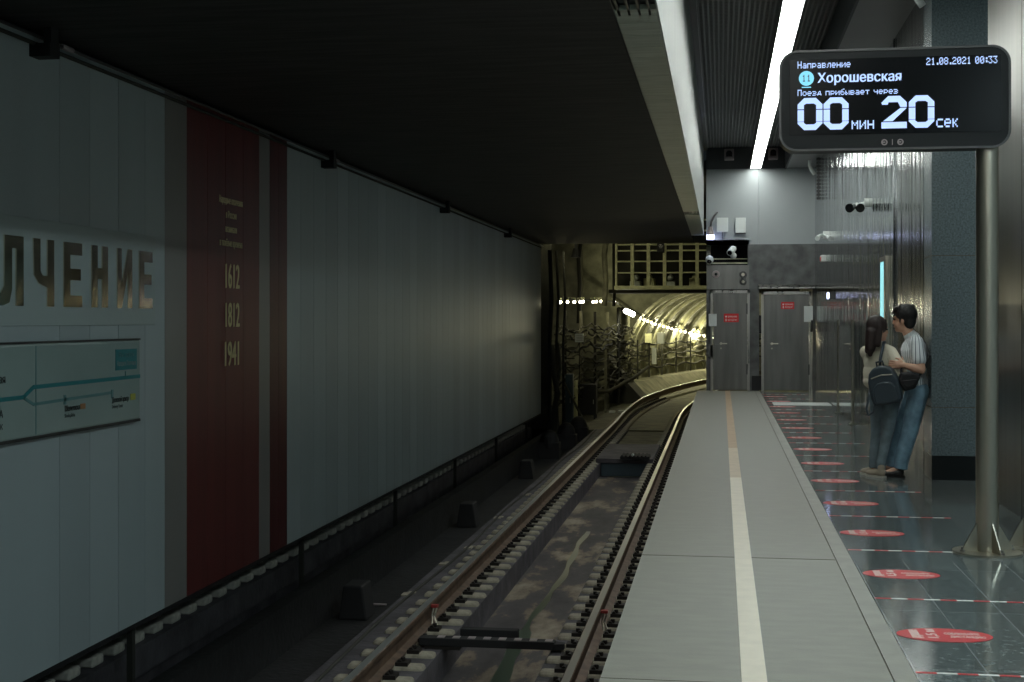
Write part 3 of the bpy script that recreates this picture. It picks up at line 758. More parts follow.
# walkway and low kerb along the left of the tunnel
b = MB(); b.sweep([(-2.55, -.75), (-2.1, -.78), (-1.55, -1.27), (-2.6, -1.27)], [path(s) for s in stations(47.5, 82, 1.)]); struct(b.build('floor_walkway', 'chamber'))
for off, z, r, m_, lab in ((-2.60, .55, .035, 'cable', 'thick black cable along the left side of the tunnel, topmost'), (-2.66, .30, .03, 'cable_grey', 'grey cable along the left side of the tunnel, second from top'),
                           (-2.66, .10, .035, 'cable', 'black cable along the left side of the tunnel, in the middle'), (-2.66, -.12, .03, 'cable_grey', 'grey cable along the left side of the tunnel, second from bottom'), (-2.60, -.40, .04, 'cable', 'thick black cable along the left side of the tunnel, lowest')):
    b = MB(); b.tube([path(s, off+.06, z + .05*math.sin(s*2.2+z*9))[0] for s in stations(49.5, 82, .5)], r); tag(b.build('tunnel_cable', m_, smooth=True), lab, 'cable', 'cables along the tunnel side')
for k, s in enumerate((51, 53, 55.2, 57.6, 60, 63)):
    c, d = path(s, -2.42, 0)
    b = MB(); b.cone(c + Vector((0, 0, -.75)), c + Vector((0, 0, .75)), .03, n=8)
    for z in (.55, .3, .1, -.12, -.4): b.cone(c + Vector((0, 0, z)), c + d*(-.16) + Vector((0, 0, z)), .015, n=6)
    tag(b.build('cable_rack_post', 'cable'), 'dark upright post carrying the cables along the left side of the tunnel', 'post', 'cable posts in the tunnel')
for k, (s, z, h, lab) in enumerate(((52.2, .62, .35, 'pale box on the tunnel side just past the portal'), (54.3, .55, .45, 'larger pale box on the tunnel side below the lamps'), (53.4, -.25, .65, 'tall narrow pale box low on the tunnel side'))):
    c, d = path(s, -2.36, z); w_ = .22 if k < 2 else .12
    f_ = Vector((-d.y, d.x, 0))
    b = MB(); b.prism([c - d*.05, c + d*w_, c + d*w_ + f_*.2, c - d*.05 + f_*.2], (0, 0, h)); tag(b.build('switch_box', 'box_white' if k != 0 else 'frame_yellow', bevel=.01), lab, 'box')

# cream lattice frame above the portal
t = thing('lattice_frame', (-1.5, 38, 2.4), 'cream painted steel lattice hanging above the tunnel mouth', 'frame')
FY = 38.0
xs = [-2.92 + .452*k for k in range(8)]
for i, x in enumerate(xs):
    wd = .09 if i not in (0,) else .05
    b = MB(); b.box(x-wd/2, x+wd/2, FY, FY+.25, 2.46, 4.6); b.build('vertical_bar', 'frame_yellow', t)
for z in (2.83, 3.15, 3.45, 3.62, 4.0, 4.3):
    b = MB(); b.box(xs[0], xs[-1], FY+.02, FY+.22, z-.018, z+.018); b.build('horizontal_bar', 'frame_yellow', t)
b = MB(); b.box(xs[0]-.05, xs[-1], FY-.05, FY+.7, 2.36, 2.46); b.build('bottom_beam', 'frame_yellow', t)
for k, x in enumerate((-2.6, -2.2, -1.6, -.9)):
    b = MB(); b.box(x, x+.3, FY+1.0, FY+1.8, 2.4, 2.62 + .08*(k % 2)); b.cone((x+.15, FY+1, 2.7), (x+.15, FY+1.6, 2.75), .08, n=10)
    tag(b.build('duct_box', ('box_white', 'frame_yellow')[k % 2]), 'pale equipment box behind the cream lattice above the tunnel mouth', 'box', 'boxes behind the lattice')
b = MB(); b.box(-3.2, 2.2, FY+1.0, FY+2.2, 2.28, 2.38); struct(b.build('trim_18', 'chamber_dark'))
b = MB(); b.box(-3.2, 2.2, FY+2.2, FY+2.3, 2.3, 5.0); struct(b.build('wall_above_portal', 'chamber_dark'))
t = thing('tunnel_signal', (-1.66, 37.8, 3.5), 'black signal box hung on the cream lattice', 'signal')
b = MB(); b.box(-1.76, -1.56, 37.75, 38.0, 3.38, 3.70); b.build('housing', 'black_matte', t, bevel=.02)
b = MB(); b.cone((-1.66, 37.75, 3.55), (-1.66, 37.73, 3.55), .06); b.build('lens', 'black', t)
t = thing('hanging_speaker', (-3.8, 35.9, 3.2), 'black horn speaker hung high on the concrete pier', 'speaker')
b = MB(); b.cone((-3.84, 36.0, 3.42), (-3.84, 36.0, 3.18), .07, .14, 16); b.box(-3.88, -3.80, 36.0, 36.08, 3.40, 5.0); b.build('horn', 'black_matte', t)

# lamps: string on the chamber wall then along the tunnel side
proto = None; n_ = 0
def tlamp(pos, label):
    global proto
    if proto is None:
        t = thing('tunnel_lamp', (0, 0, 0), label, 'lamp', 'string lamps along the tunnel')
        b = MB(); b.box(-.10, .02, -.07, .07, .05, .12); b.build('housing', 'frame_yellow', t)
        b = MB(); b.ball((-.02, 0, 0), (.045, .06, .04), 10); b.build('bulb', 'tunnel_bulb', t, smooth=True)
        proto = t; t.location = pos
    else: dup(proto, pos, label)
chs = []
for px_ in (561, 567, 573, 578.5, 581, 591, 594, 599, 602.5, 614):
    k_ = (px_ - 561) / 58; kk = k_ * .85 / (1 + .12 * (1 - k_) - .15 * k_) if False else k_
    chs.append((-4.15 + .95*kk, 35.2 + 7.8*kk))
for i, (x, y) in enumerate(chs): tlamp((x, y, 1.97 + .012*i), 'small bulb lamp in the string left of the tunnel mouth')
s = 50.5; i = 0
lp = []
while s < 68:
    z_ = 1.50 - (s-50.5)*.062; c, d = path(s, -(math.sqrt((TR-.14)**2 - (z_+.15)**2) - .10), z_); tlamp(c, 'small bulb lamp in the string running down the tunnel side'); lp.append(c); s += .85; i += 1
t = thing('flood_lamp', (-3.2, 43, 1.75), 'bright white flood lamp beside the tunnel mouth', 'lamp')
b = MB(); b.cone((-3.05, 43.6, 1.80), (-2.78, 43.3, 1.68), .075, .085); b.build('bulb', 'flood_bulb', t)
b = MB(); b.cone((-3.15, 43.7, 1.84), (-3.05, 43.6, 1.80), .09, .10); b.cone((-3.12, 43.68, 1.84), (-3.3, 43.9, 1.9), .03); b.cone((-3.3, 43.9, 1.9), (-3.3, 43.9, -1.25), .05); b.build('stand', 'chamber_dark', t)
b = MB(); b.tube([(x, y, 2.07 + .03*math.sin(y*2)) for x, y in chs] + [(-3.2, 46, 1.9)] + [c + Vector((0, 0, .09)) for c in lp], .018); tag(b.build('lamp_cable', 'cable'), 'black cable carrying the string of lamps into the tunnel', 'cable')
def plight(name, loc, e, col, r=.03):
    l = bpy.data.lights.new(name, 'POINT'); l.energy = e; l.color = col; l.shadow_soft_size = r
    o = bpy.data.objects.new(name, l); COL.objects.link(o); o.location = loc; return o
TC = (1., .93, .55)
for k, c in enumerate(lp):
    if k % 4 == 1: plight('tunnel_lamp_light', c + path(50.5+.85*k)[1]*.06 + Vector((0, 0, -.08)), 42 + 4*k, TC)
for x, y in chs[::3]: plight('tunnel_lamp_light', (x+.03, y-.03, 1.90), 6, TC)
fl = bpy.data.lights.new('flood_light', 'SPOT'); fl.energy = 900; fl.color = (1., .96, .58); fl.spot_size = 1.7; fl.spot_blend = .6; fl.shadow_soft_size = .04
fo = bpy.data.objects.new('flood_light', fl); COL.objects.link(fo); fo.location = (-2.74, 43.36, 1.62); fo.rotation_euler = Vector((.45, 1, .14)).to_track_quat('-Z', 'Y').to_euler()

# added fill lights, hidden behind the station ceiling edge to brighten the lattice
for x, lab in ((-3.4, 'added fill light hidden behind the track ceiling edge, left one'), (-1.2, 'added fill light hidden behind the track ceiling edge, right one')):
    t = thing('fill_light', (x, 33, 3.9), lab, 'lamp')
    b = MB(); b.box(x-.3, x+.3, 32.9, 32.98, 3.8, 4.0); b.cone((x, 32.9, 3.9), (x, 32.9, 5.0), .02); b.build('housing', 'frame_yellow', t)
    b = MB(); b.box(x-.28, x+.28, 32.985, 32.99, 3.82, 3.98); b.build('diffuser', 'fill_tube', t)
# cable racks left of the tunnel mouth
def rackx(y): return -4.3 + (y-34)*.092
for j in range(18):
    z = 1.28 - j*.118; ph = random.random()*6; fq = 1.1 + random.random()*1.2; x0 = .05 + .10*random.random()
    pts = []
    for i in range(66):
        y = 34.2 + i*.2
        pts.append((rackx(y) + x0 + .03*math.sin(y*3.1+j*1.7) + .02*random.random(), y, z + .08*math.sin(y*fq+ph) + .035*math.sin(y*4.9+ph*3) + .02*random.random()))
    b = MB(); b.tube(pts, .018 + .006*(j % 3)); tag(b.build('rack_cable', ('cable_grey', 'cable', 'cable_grey', 'chamber')[j % 4], smooth=True), 'slack looping cable on the racks left of the tunnel mouth', 'cable', 'looping cables on the chamber racks')
for k, y in enumerate((34.3, 36.2, 38.4, 40.6, 42.8, 45, 47)):
    X_ = rackx(y)
    b = MB(); b.box(X_-.10, X_-.02, y-.04, y+.04, -1.3, 1.75)
    for j in range(8): b.box(X_-.02, X_+.2, y-.02, y+.02, 1.2-j*.25, 1.23-j*.25)
    tag(b.build('cable_rack', 'chamber_dark' if k % 2 else 'chamber'), 'upright cable rack with short arms beside the chamber wall', 'rack', 'cable racks in the chamber')
for k, (x, y, r, m_, lab) in enumerate(((-4.12, 32.6, .05, 'cable', 'thick black riser pipe right behind the wall end'), (-4.0, 33.0, .035, 'cable_grey', 'grey riser pipe just right of the thick black one'), (-3.88, 33.4, .03, 'cable', 'slim black riser pipe beside the grey one'),
                                  (-4.35, 41.5, .06, 'cable', 'black downpipe right of the concrete pier'), (-3.30, 38.6, .08, 'chamber', 'grey concrete-coloured pipe left of the lattice'), (-3.08, 39.2, .05, 'cable', 'slim black pipe at the left end of the lattice'))):
    b = MB(); z0 = -1.27 if k < 3 else (1.4 if k == 3 else 1.9); b.tube([(x, y, z0), (x, y, 1.0), (x+.05, y, 2.0), (x, y, 3.2 if k < 3 else 5.0)] if z0 < 0 else [(x, y, z0), (x+.04, y, 2.6), (x, y, 3.4), (x+.25, y, 5.0)], r, 12)
    tag(b.build('riser_pipe', m_, smooth=True), lab, 'pipe')
b = MB(); b.tube([(-4.1, 32.8, .9), (-4.05, 32.8, .2), (-3.95, 32.9, -.3), (-4.1, 33.1, -.8), (-4.15, 33.2, -1.25)], .07, 12); b.tube([(-3.95, 32.9, .95), (-3.9, 32.9, .3), (-4.0, 32.9, -.3), (-3.98, 33.1, -1.25)], .04, 10)
tag(b.build('cable_bundle', 'cable_grey', smooth=True), 'pale bundle of cables bending down at the wall end', 'cable')
b = MB(); b.tube([(-3.9, 39.4, -.55), (-3.3, 40.0, -.62), (-2.6, 41.2, -.25), (-2.3, 43.4, .0)], .05, 10); tag(b.build('sagging_pipe', 'cable_grey', smooth=True), 'pale pipe sloping up toward the tunnel mouth', 'pipe')
t = thing('plate_sign', (-3.6, 34.6, .95), 'small white printed plate on a thin post before the cable racks', 'sign')
b = MB(); b.cone((-3.6, 34.62, -1.27), (-3.6, 34.62, 1.0), .012, n=8); b.build('post', 'cable', t)
b = MB(); b.box(-3.71, -3.49, 34.58, 34.6, .93, 1.15); b.build('plate', 'box_white', t)
b = MB()
for k in range(4): b.box(-3.68, -3.52, 34.577, 34.58, .97+k*.04, .982+k*.04)
b.build('print', 'label_grey', t)
b = MB(); b.box(-3.02, -2.86, 42.8, 42.84, .85, 1.03); tag(b.build('plate_sign', 'frame_yellow'), 'small cream plate on the post of the flood lamp', 'sign')
def cabinet(name, x0, x1, y0, y1, z0, z1, m_, label, feet=True):
    t = thing(name, ((x0+x1)/2, (y0+y1)/2, z0), label, 'cabinet')
    b = MB(); b.box(x0, x1, y0, y1, z0+.12, z1); b.build('body', m_, t, bevel=.012)
    b = MB(); b.box(x0+.03, x1-.03, y0-.012, y0, z0+.16, z1-.04); b.build('door', m_, t, bevel=.005)
    b = MB(); b.box(x1-.08, x1-.06, y0-.03, y0-.012, (z0+z1)/2-.06, (z0+z1)/2+.06); b.build('handle', 'pole_steel', t)
    if feet:
        for x in (x0+.02, x1-.07):
            for y in (y0+.02, y1-.07):
                b = MB(); b.box(x, x+.05, y, y+.05, z0, z0+.12); b.build('leg', 'black_matte', t)
cabinet('track_cabinet', -4.05, -3.45, 37.6, 38.1, -1.27, -.3, 'black_matte', 'black trackside cabinet standing left of the rails before the tunnel')
cabinet('track_cabinet', -3.98, -3.78, 34.7, 35.0, -1.27, .1, 'cabinet_blue', 'slim blue-grey cabinet near the wall end')
cabinet('track_cabinet', -4.12, -3.86, 36.4, 36.7, -1.27, -.15, 'frame_yellow', 'cream-grey cabinet between the slim blue one and the black one')
b = MB(); b.box(-3.45, -3.38, 40.4, 40.5, -1.27, .4); b.cone((-3.41, 40.5, .4), (-3.41, 40.5, .62), .04); tag(b.build('marker_post', 'chamber'), 'grey upright post left of the tunnel mouth', 'post')
b = MB(); b.prism([(-3.75, 45.0, -1.27), (-2.45, 45.0, -1.27), (-3.3, 45.0, -.35), (-3.75, 45.0, .3)], (0, 2.5, 0)); tag(b.build('ramp_block', 'chamber_dark'), 'dark sloping concrete block at the left foot of the tunnel mouth', 'block')
for k, (x, y) in enumerate(((-3.3, 40.2), (-3.05, 40.5))):
    b = MB(); b.box(x, x+.17, y, y+.35, -1.27, -1.22); tag(b.build('paving_slab', 'box_white'), ('white flat slab on the ground left of the rails, the left of two', 'white flat slab on the ground nearest the left rail')[k], 'slab')
b = MB(); b.cone((-3.95, 34.2, -.1), (-3.4, 34.6, -1.26), .03, n=8); tag(b.build('brace_rod', 'cable_grey'), 'pale diagonal rod leaning by the slim blue-grey cabinet', 'rod')
b = MB(); b.box(-.62, -.45, 27.0, 27.8, -1.25, -.75); tag(b.build('relay_box', 'cabinet_blue', bevel=.01), 'small blue-grey box between the right rail and platform wall', 'box')

# ------------------------------------------------------------------ floor stickers
YS = [6.66 + 1.558*k for k in range(14)]
ov = None
names = ['nearest the camera', 'second from the camera', 'third from the camera', 'fourth from the camera', 'fifth from the camera, by the shoes of the couple', 'sixth from the camera', 'seventh from the camera', 'eighth from the camera', 'ninth from the camera', 'tenth from the camera', 'eleventh from the camera', 'third from the end wall', 'second from the end wall', 'nearest the end wall']
names[4] = 'fifth from the camera, left of the couple'
for k, y in enumerate(YS):
    lab = 'red oval distance sticker on the dark floor, ' + names[k]
    if ov is None:
        t = thing('floor_sticker', (1.05, y, 0), lab, 'sticker', 'red oval floor stickers'); z = .0005
        b = MB(); n = 48
        b.prism([(1.05 + .221*math.cos(2*PI*i/n), y + .140*math.sin(2*PI*i/n), z) for i in range(n)], (0, 0, .0015)); b.build('oval', 'oval_red', t)
        z = .0022
        UP = Matrix(((0, -1, 0), (1, 0, 0), (0, 0, 1)))
        text('lettering', 'держите', .075, (.935, y-.085, z), UP, 'oval_ink', t, width=.17, depth=.0004, bold=.006)
        text('lettering', '1,5 м', .07, (1.015, y-.09, z), UP, 'oval_ink', t, width=.18, depth=.0004, bold=.008)
        text('lettering', 'СОБЛЮДАЙТЕ', .05, (1.05, y+.010, z), Matrix.Identity(3), 'oval_ink', t, width=.16, depth=.0004, bold=.004)
        text('lettering', 'ДИСТАНЦИЮ', .05, (1.07, y-.050, z), Matrix.Identity(3), 'oval_ink', t, width=.16, depth=.0004, bold=.004)
        ov = t
    else: dup(ov, (1.05, y, 0), lab)
for k in range(15):
    y = 5.94 + 1.555*k
    x1 = 2.23 if y < 8 else 1.72
    b = MB(); x = .82; i = 0
    while x < x1:
        b.mi = i % 2; b.box(x, min(x+.085, x1), y-.010, y+.010, .0004, .0018); x += .085; i += 1
    lab = 'red-white tape line across the floor, ' + ('nearest the camera' if k == 0 else 'just past the oval ' + names[k-1].replace(', left of the couple', ''))
    tag(b.build('floor_tape', ['oval_red', 'white_ink']), lab, 'tape', 'red and white floor tape lines')
b = MB(); b.box(.92, 1.92, 24.2, 25.0, .0004, .006)
for i in range(20):
    for j in range(14): b.box(.935+i*.049, .96+i*.049, 24.23+j*.054, 24.26+j*.054, .006, .011)
tag(b.build('tactile_mat', 'box_white'), 'white studded tactile mat across the dark floor before the steel doors', 'mat')

# ------------------------------------------------------------------ sign on pole
SX, SY = 1.694, 9.06
def pole_base(x, y, t):
    b = MB(); b.cone((x, y, .0), (x, y, .014), .215, n=40); b.build('flange', 'pole_steel', t)
    b = MB()
    for k in range(4):
        a = PI*.10 + k*PI/2; ca, sa = math.cos(a), math.sin(a); nx, ny = -sa*.005, ca*.005
        b.prism([(x+ca*.068-nx, y+sa*.068-ny, .014), (x+ca*.185-nx, y+sa*.185-ny, .014), (x+ca*.068-nx, y+sa*.068-ny, .20)], (2*nx, 2*ny, 0))
    b.build('gusset', 'pole_steel', t)
    for k in range(4):
        a = k*PI/2 + PI/9; bx_, by_ = x+.175*math.cos(a), y+.175*math.sin(a)
        b = MB(); b.cone((bx_, by_, .014), (bx_, by_, .028), .016, n=6); b.cone((bx_, by_, .028), (bx_, by_, .045), .009, n=8); b.build('bolt', 'steel', t)
t = thing('departure_display', (SX, SY, 0), 'black arrival display on a stainless pole, showing 00 мин 20 сек', 'display')
pole_base(SX, SY, t)
b = MB(); b.cone((SX, SY, .014), (SX, SY, 2.66), .07, n=48, caps=False); o = b.build('pole', 'pole_steel', t, smooth=True)
def rrect(x0, x1, z0, z1, r, n=8):
    pts = []
    for cx_, cz_, a0 in ((x1-r, z1-r, 0), (x0+r, z1-r, PI/2), (x0+r, z0+r, PI), (x1-r, z0+r, 3*PI/2)):
        for i in range(n+1):
            a = a0 + PI/2*i/n; pts.append((cx_ + r*math.cos(a), cz_ + r*math.sin(a)))
    return pts
BX0, BX1, BZ0, BZ1 = .380, 1.815, 2.602, 3.246
yf = SY - .10
b = MB(); b.prism([(x, yf, z) for x, z in rrect(BX0, BX1, BZ0, BZ1, .11)], (0, .20, 0)); b.build('case', 'frame_dark', t)
b = MB(); P1 = rrect(BX0-.006, BX1+.006, BZ0-.006, BZ1+.006, .116); P2 = rrect(BX0+.008, BX1-.008, BZ0+.008, BZ1-.008, .102)
n = len(P1)
for i in range(n):
    j = (i+1) % n; b.prism([(P1[i][0], yf-.006, P1[i][1]), (P1[j][0], yf-.006, P1[j][1]), (P2[j][0], yf-.006, P2[j][1]), (P2[i][0], yf-.006, P2[i][1])], (0, .012, 0))
b.build('rim', 'dark_steel', t)
b = MB(); b.box(.44, 1.76, yf-.004, yf, 2.70, 3.19); b.build('screen', 'screen', t)
YT = yf - .0045
# coordinates on the panel from its top-left lit corner
def dx(px): return .352 + (px-776)/235*1.49
def dz(py): return 3.262 - (py-(57-(0)))*.0067
PIX = {
 'Н': '10001 10001 10001 11111 10001 10001 10001', 'П': '11111 10001 10001 10001 10001 10001 10001',
 'а': '00000 00000 01110 00001 01111 10001 01111', 'п': '00000 00000 11111 10001 10001 10001 10001',
 'р': '00000 00000 11110 10001 10001 11110 10000', 'в': '00000 00000 11110 10001 11110 10001 11110',
 'л': '00000 00000 00111 01001 01001 01001 10001', 'е': '00000 00000 01110 10001 11111 10000 01110',
 'н': '00000 00000 10001 10001 11111 10001 10001', 'и': '00000 00000 10001 10011 10101 11001 10001',
 'о': '00000 00000 01110 10001 10001 10001 01110', 'з': '00000 00000 11110 00001 01110 00001 11110',
 'д': '00000 00000 00110 01010 01010 11111 10001', 'б': '00011 01100 10000 11110 10001 10001 01110',
 'ы': '00000 00000 10001 10001 11001 10101 11001', 'т': '00000 00000 11111 00100 00100 00100 00100',
 'ч': '00000 00000 10001 10001 01111 00001 00001', 'с': '00000 00000 01111 10000 10000 10000 01111',
 'к': '00000 00000 10010 10100 11000 10100 10010', 'м': '00000 00000 10001 11011 10101 10001 10001',
 '0': '01110 10001 10011 10101 11001 10001 01110', '1': '00100 01100 00100 00100 00100 00100 01110',
 '2': '01110 10001 00001 00110 01000 10000 11111', '3': '11111 00010 00100 00010 00001 10001 01110',
 '8': '01110 10001 10001 01110 10001 10001 01110', '.': '000 000 000 000 000 011 011', ':': '000 011 011 000 011 011 000', ' ': '000 000 000 000 000 000 000'}
def pixtext(body, x0, z0, h, width, rows=7, m='led', y=0.):
    """LED matrix lettering: z0 baseline, h height of seven rows"""
    cols = sum(len(PIX[c].split()[0]) + 1 for c in body) - 1
    ph = h/rows; pw = width/cols; b = MB(); x = x0
    for c in body:
        g = PIX[c].split(); n = len(g[0])
        for ri, row in enumerate(g):
            ci = 0
            while ci < n:
                if row[ci] == '1':
                    k = ci
                    while k < n and row[k] == '1': k += 1
                    b.box(x+ci*pw, x+k*pw-pw*.05, YT-.0006+y, YT+.0004+y, z0+(rows-1-ri)*ph, z0+(rows-ri)*ph-ph*.04 if ri else z0+rows*ph)
                    ci = k
                else: ci += 1
        x += (n+1)*pw
    o = b.build('display_text', m, t); return o
pixtext('Направление', .492, 3.134, .046, .335)
pixtext('21.08.2021 00:33', 1.30, 3.134, .046, .437)
text('display_text', 'Хорошевская', .088, (.617, YT, 3.038), FRONT, 'led', t, width=.523, depth=.0005, bold=.004)
pixtext('Поезд прибывает через', .492, 2.956, .040, .632)
pixtext('мин', .834, 2.733, .078, .141)
pixtext('сек', 1.362, 2.733, .078, .141)
b = MB(); b.cone((.548, YT+.001, 3.069), (.548, YT-.001, 3.069), .048, n=32); b.build('line_badge', 'led_cyan', t)
b = MB(); b.box(.518, .578, YT-.001, YT+.001, 3.008, 3.014); b.build('badge_underline', 'led_cyan', t)
pixtext('11', .520, 3.048, .044, .056, m='map_ink', y=-.0025)
def digit(ch, x0, z0, w=.158, h=.208, s=.040):
    b = MB(); x1, z1 = x0+w, z0+h; c = .042; g = .003
    def q(p): b.prism([(x, YT-.001, z) for x, z in p], (0, .002, 0))
    za, zb = z0+h*.27, z0+h*.64
    if ch == '0':
        q([(x0, zb+g), (x0+s, zb+g), (x0+s, z1-s-.006), (x0+s+.015, z1-s+.004), (x0+c, z1), (x0, z1-c)])
        q([(x1-s, zb+g), (x1, zb+g), (x1, z1-c), (x1-c, z1), (x1-s-.015, z1-s+.004), (x1-s, z1-s-.006)])
        q([(x0+c, z1), (x0+s+.015, z1-s+.004), (x1-s-.015, z1-s+.004), (x1-c, z1)])
        q([(x0, za), (x0+s, za), (x0+s, zb-g), (x0, zb-g)]); q([(x1-s, za), (x1, za), (x1, zb-g), (x1-s, zb-g)])
        q([(x0, z0+c), (x0+c, z0), (x0+s+.015, z0+s-.004), (x0+s, z0+s+.006), (x0+s, za-g), (x0, za-g)])
        q([(x1-c, z0), (x1, z0+c), (x1, za-g), (x1-s, za-g), (x1-s, z0+s+.006), (x1-s-.015, z0+s-.004)])
        q([(x0+c, z0), (x1-c, z0), (x1-s-.015, z0+s-.004), (x0+s+.015, z0+s-.004)])
    else:
        q([(x0+c, z1), (x0, z1-c), (x0+.004, z1-.055), (x0+s, z1-.055), (x0+s+.004, z1-s), (x0+s+.02, z1-s)])
        q([(x0+c, z1), (x0+s+.02, z1-s), (x1-s-.015, z1-s), (x1-c, z1)])
        q([(x1-s, zb+g), (x1, zb+g), (x1, z1-c), (x1-c, z1), (x1-s-.015, z1-s)])
        q([(x1-s, zb-g), (x1, zb-g), (x0+s+.03, z0+s+.006), (x0+.01, z0+s+.006)])
        q([(x0, z0), (x1, z0), (x1, z0+s), (x0, z0+s)])
    b.build('display_digit', 'led', t)
for ch, x in (('0', .492), ('0', .657), ('2', 1.021), ('0', 1.192)): digit(ch, x, 2.733)
for x in (1.04, 1.14):
    b = MB(); b.cone((x, yf-.001, 2.645), (x, yf+.001, 2.645), .020, n=20); b.build('round_mark', 'label_grey', t)
    b = MB(); b.cone((x, yf-.002, 2.645), (x, yf, 2.645), .012, n=12); b.build('mark_centre', 'frame_dark', t)
    b = MB(); b.box(x-.012, x+.006, yf-.003, yf-.001, 2.641, 2.649); b.build('mark_glyph', 'label_grey', t)
b = MB(); b.box(1.088, 1.092, yf-.001, yf, 2.627, 2.663); b.build('divider_mark', 'label_grey', t)
# neighbouring pole base at the frame edge
t = thing('support_pole', (2.03, 9.32, 0), 'second steel pole at the right frame edge, only its floor flange showing', 'pole')
pole_base(2.03, 9.32, t)
b = MB(); b.cone((2.03, 9.32, .014), (2.03, 9.32, 3.2), .05, n=32, caps=False); b.build('pole', 'pole_steel', t, smooth=True)

# ------------------------------------------------------------------ things on the side wall
t = thing('lit_panel_edge', (1.93, 16.9, .2), 'tall cyan-lit glass panel edge on the polished wall behind the couple', 'light panel')
b = MB(); b.box(1.918, 1.948, 16.55, 16.95, .3, 2.2); b.build('lit_face', 'cyan_lit', t, bevel=.004)
b = MB(); b.box(1.912, 1.948, 16.40, 16.55, .3, 2.26); b.box(1.912, 1.948, 16.55, 16.95, 2.2, 2.26); b.build('frame', 'pole_steel', t)
def double_cam(y, z, m_, lab):
    t = thing('twin_camera', (1.9, y, z), lab, 'camera')
    b = MB(); b.cone((1.95, y, z+.04), (1.90, y, z+.04), .06); b.tube([(1.90, y, z+.04), (1.84, y, z+.02), (1.80, y, z)], .02); b.tube([(1.80, y-.08, z-.02), (1.80, y, z+.03), (1.80, y+.08, z-.02)], .02); b.build('bracket', 'box_white', t)
    for s in (-1, 1):
        b = MB(); b.cone((1.80+s*.05, y-.02, z-.01), (1.76+s*.07, y-.14, z-.04), .045, .06, 18); b.build('head', m_, t)
    return t
double_cam(18.6, 3.03, 'black', 'black two-headed camera high on the polished side wall')
t = thing('twin_spotlight', (1.8, 25.2, 3.0), 'white two-armed spotlight high on the far side wall', 'spotlight')
b = MB(); b.cone((1.95, 25.2, 3.05), (1.84, 25.2, 3.05), .07); b.build('mount', 'box_white', t)
for s in (-1, 1):
    b = MB(); b.tube([(1.85, 25.2, 3.05), (1.83+.05*s, 25.1, 3.04), (1.83+.09*s, 25.0, 3.0)], .025); b.cone((1.83+.085*s, 25.0, 3.01), (1.83+.115*s, 24.9, 2.97), .035, .045); b.build('arm', 'box_white', t)
# hanging chain-like cable guide and curved hoses
t = thing('cable_chain', (1.9, 27.2, 3.87), 'dark segmented cable chain hanging at the far corner of the platform', 'cable')
b = MB()
for k in range(12): b.box(1.86, 1.94, 27.16, 27.24, 3.87+k*.07, 3.92+k*.07)
b.cone((1.9, 27.2, 3.87), (1.9, 27.2, 4.7), .015); b.build('chain', 'dark_steel', t)
for k, (x, y, lab) in enumerate(((1.90, 12.95, 'curved white hose end hanging from the ceiling near the granite column'), (1.84, 27.6, 'curved white hose end hanging from the ceiling at the far corner'))):
    x_ = 1.84 if k == 0 else 1.84
    z = 4.7
    b = MB(); b.tube([(x_-.08, y, z+.02), (x_-.09, y, z-.10), (x_-.05, y, z-.2), (x_+.01, y, z-.29)], .035, 14); tag(b.build('hose', 'box_white', smooth=True), lab, 'hose')
# glass barrier beside the wall
t = thing('glass_barrier', (1.75, 21.5, 0), 'waist-high clear glass barrier with steel posts beside the far wall', 'barrier')
for y in (19.9, 22.3):
    b = MB(); b.cone((1.87, y, 0), (1.87, y, 1.5), .022, n=16); b.cone((1.87, y, 0), (1.87, y, .015), .06, n=20); b.build('post', 'pole_steel', t)
b = MB(); b.box(1.865, 1.875, 19.95, 22.25, .12, 1.42); b.build('glass_panel', 'glass', t)
t = thing('red_lamp_box', (1.9, 27, 2.55), 'small red and white box on the far side wall above the door line', 'box')
b = MB(); b.box(1.86, 1.95, 25.9, 26.3, 2.60, 2.72); b.build('body', 'box_white', t, bevel=.01)
b = MB(); b.box(1.855, 1.86, 25.95, 26.25, 2.62, 2.69); b.build('sign_face', 'sign_red', t)
t = thing('added_spot_fixture', (1.85, 24.5, 1.85), 'small added blue-white fixture standing in for bright spots in the polished far wall', 'lamp')
b = MB(); b.box(1.87, 1.95, 24.2, 24.6, 1.86, 2.0); b.build('housing', 'dark_steel', t)  # added lit box standing in for bright spots in the polished wall
for y in (24.22, 24.42):
    b = MB(); b.box(1.862, 1.87, y, y+.14, 1.88, 1.98); b.build('lens', 'blue_bulb', t)

# ------------------------------------------------------------------ people
def frame(fwd):
    F = Vector((*fwd, 0)).normalized(); Lf = Vector((-F.y, F.x, 0))
    return F, Lf, Matrix((F, Lf, Vector((0, 0, 1)))).transposed()
def head_mesh(b, c, F, Lf, rot, s=1.):
    def P(f, l, z): return c + F*f*s + Lf*l*s + Vector((0, 0, z*s))
    b.ball(P(-.012, 0, .03), (.093*s, .075*s, .09*s), 20, rot)
    b.ball(P(.02, 0, -.045), (.068*s, .058*s, .075*s), 18, rot)
    b.ball(P(.055, 0, -.092), (.030*s, .032*s, .024*s), 12, rot)
    b.cap(P(.085, 0, .01), P(.098, 0, -.03), .009*s, .013*s)          # nose
    b.ball(P(.082, 0, -.062), (.014*s, .026*s, .011*s), 10, rot)     # mouth
    b.ball(P(.078, .0, .028), (.016*s, .055*s, .010*s), 10, rot)     # brow
    for sd in (-1, 1): b.ball(P(-.005, sd*.075, -.012), (.018*s, .010*s, .030*s), 10, rot)
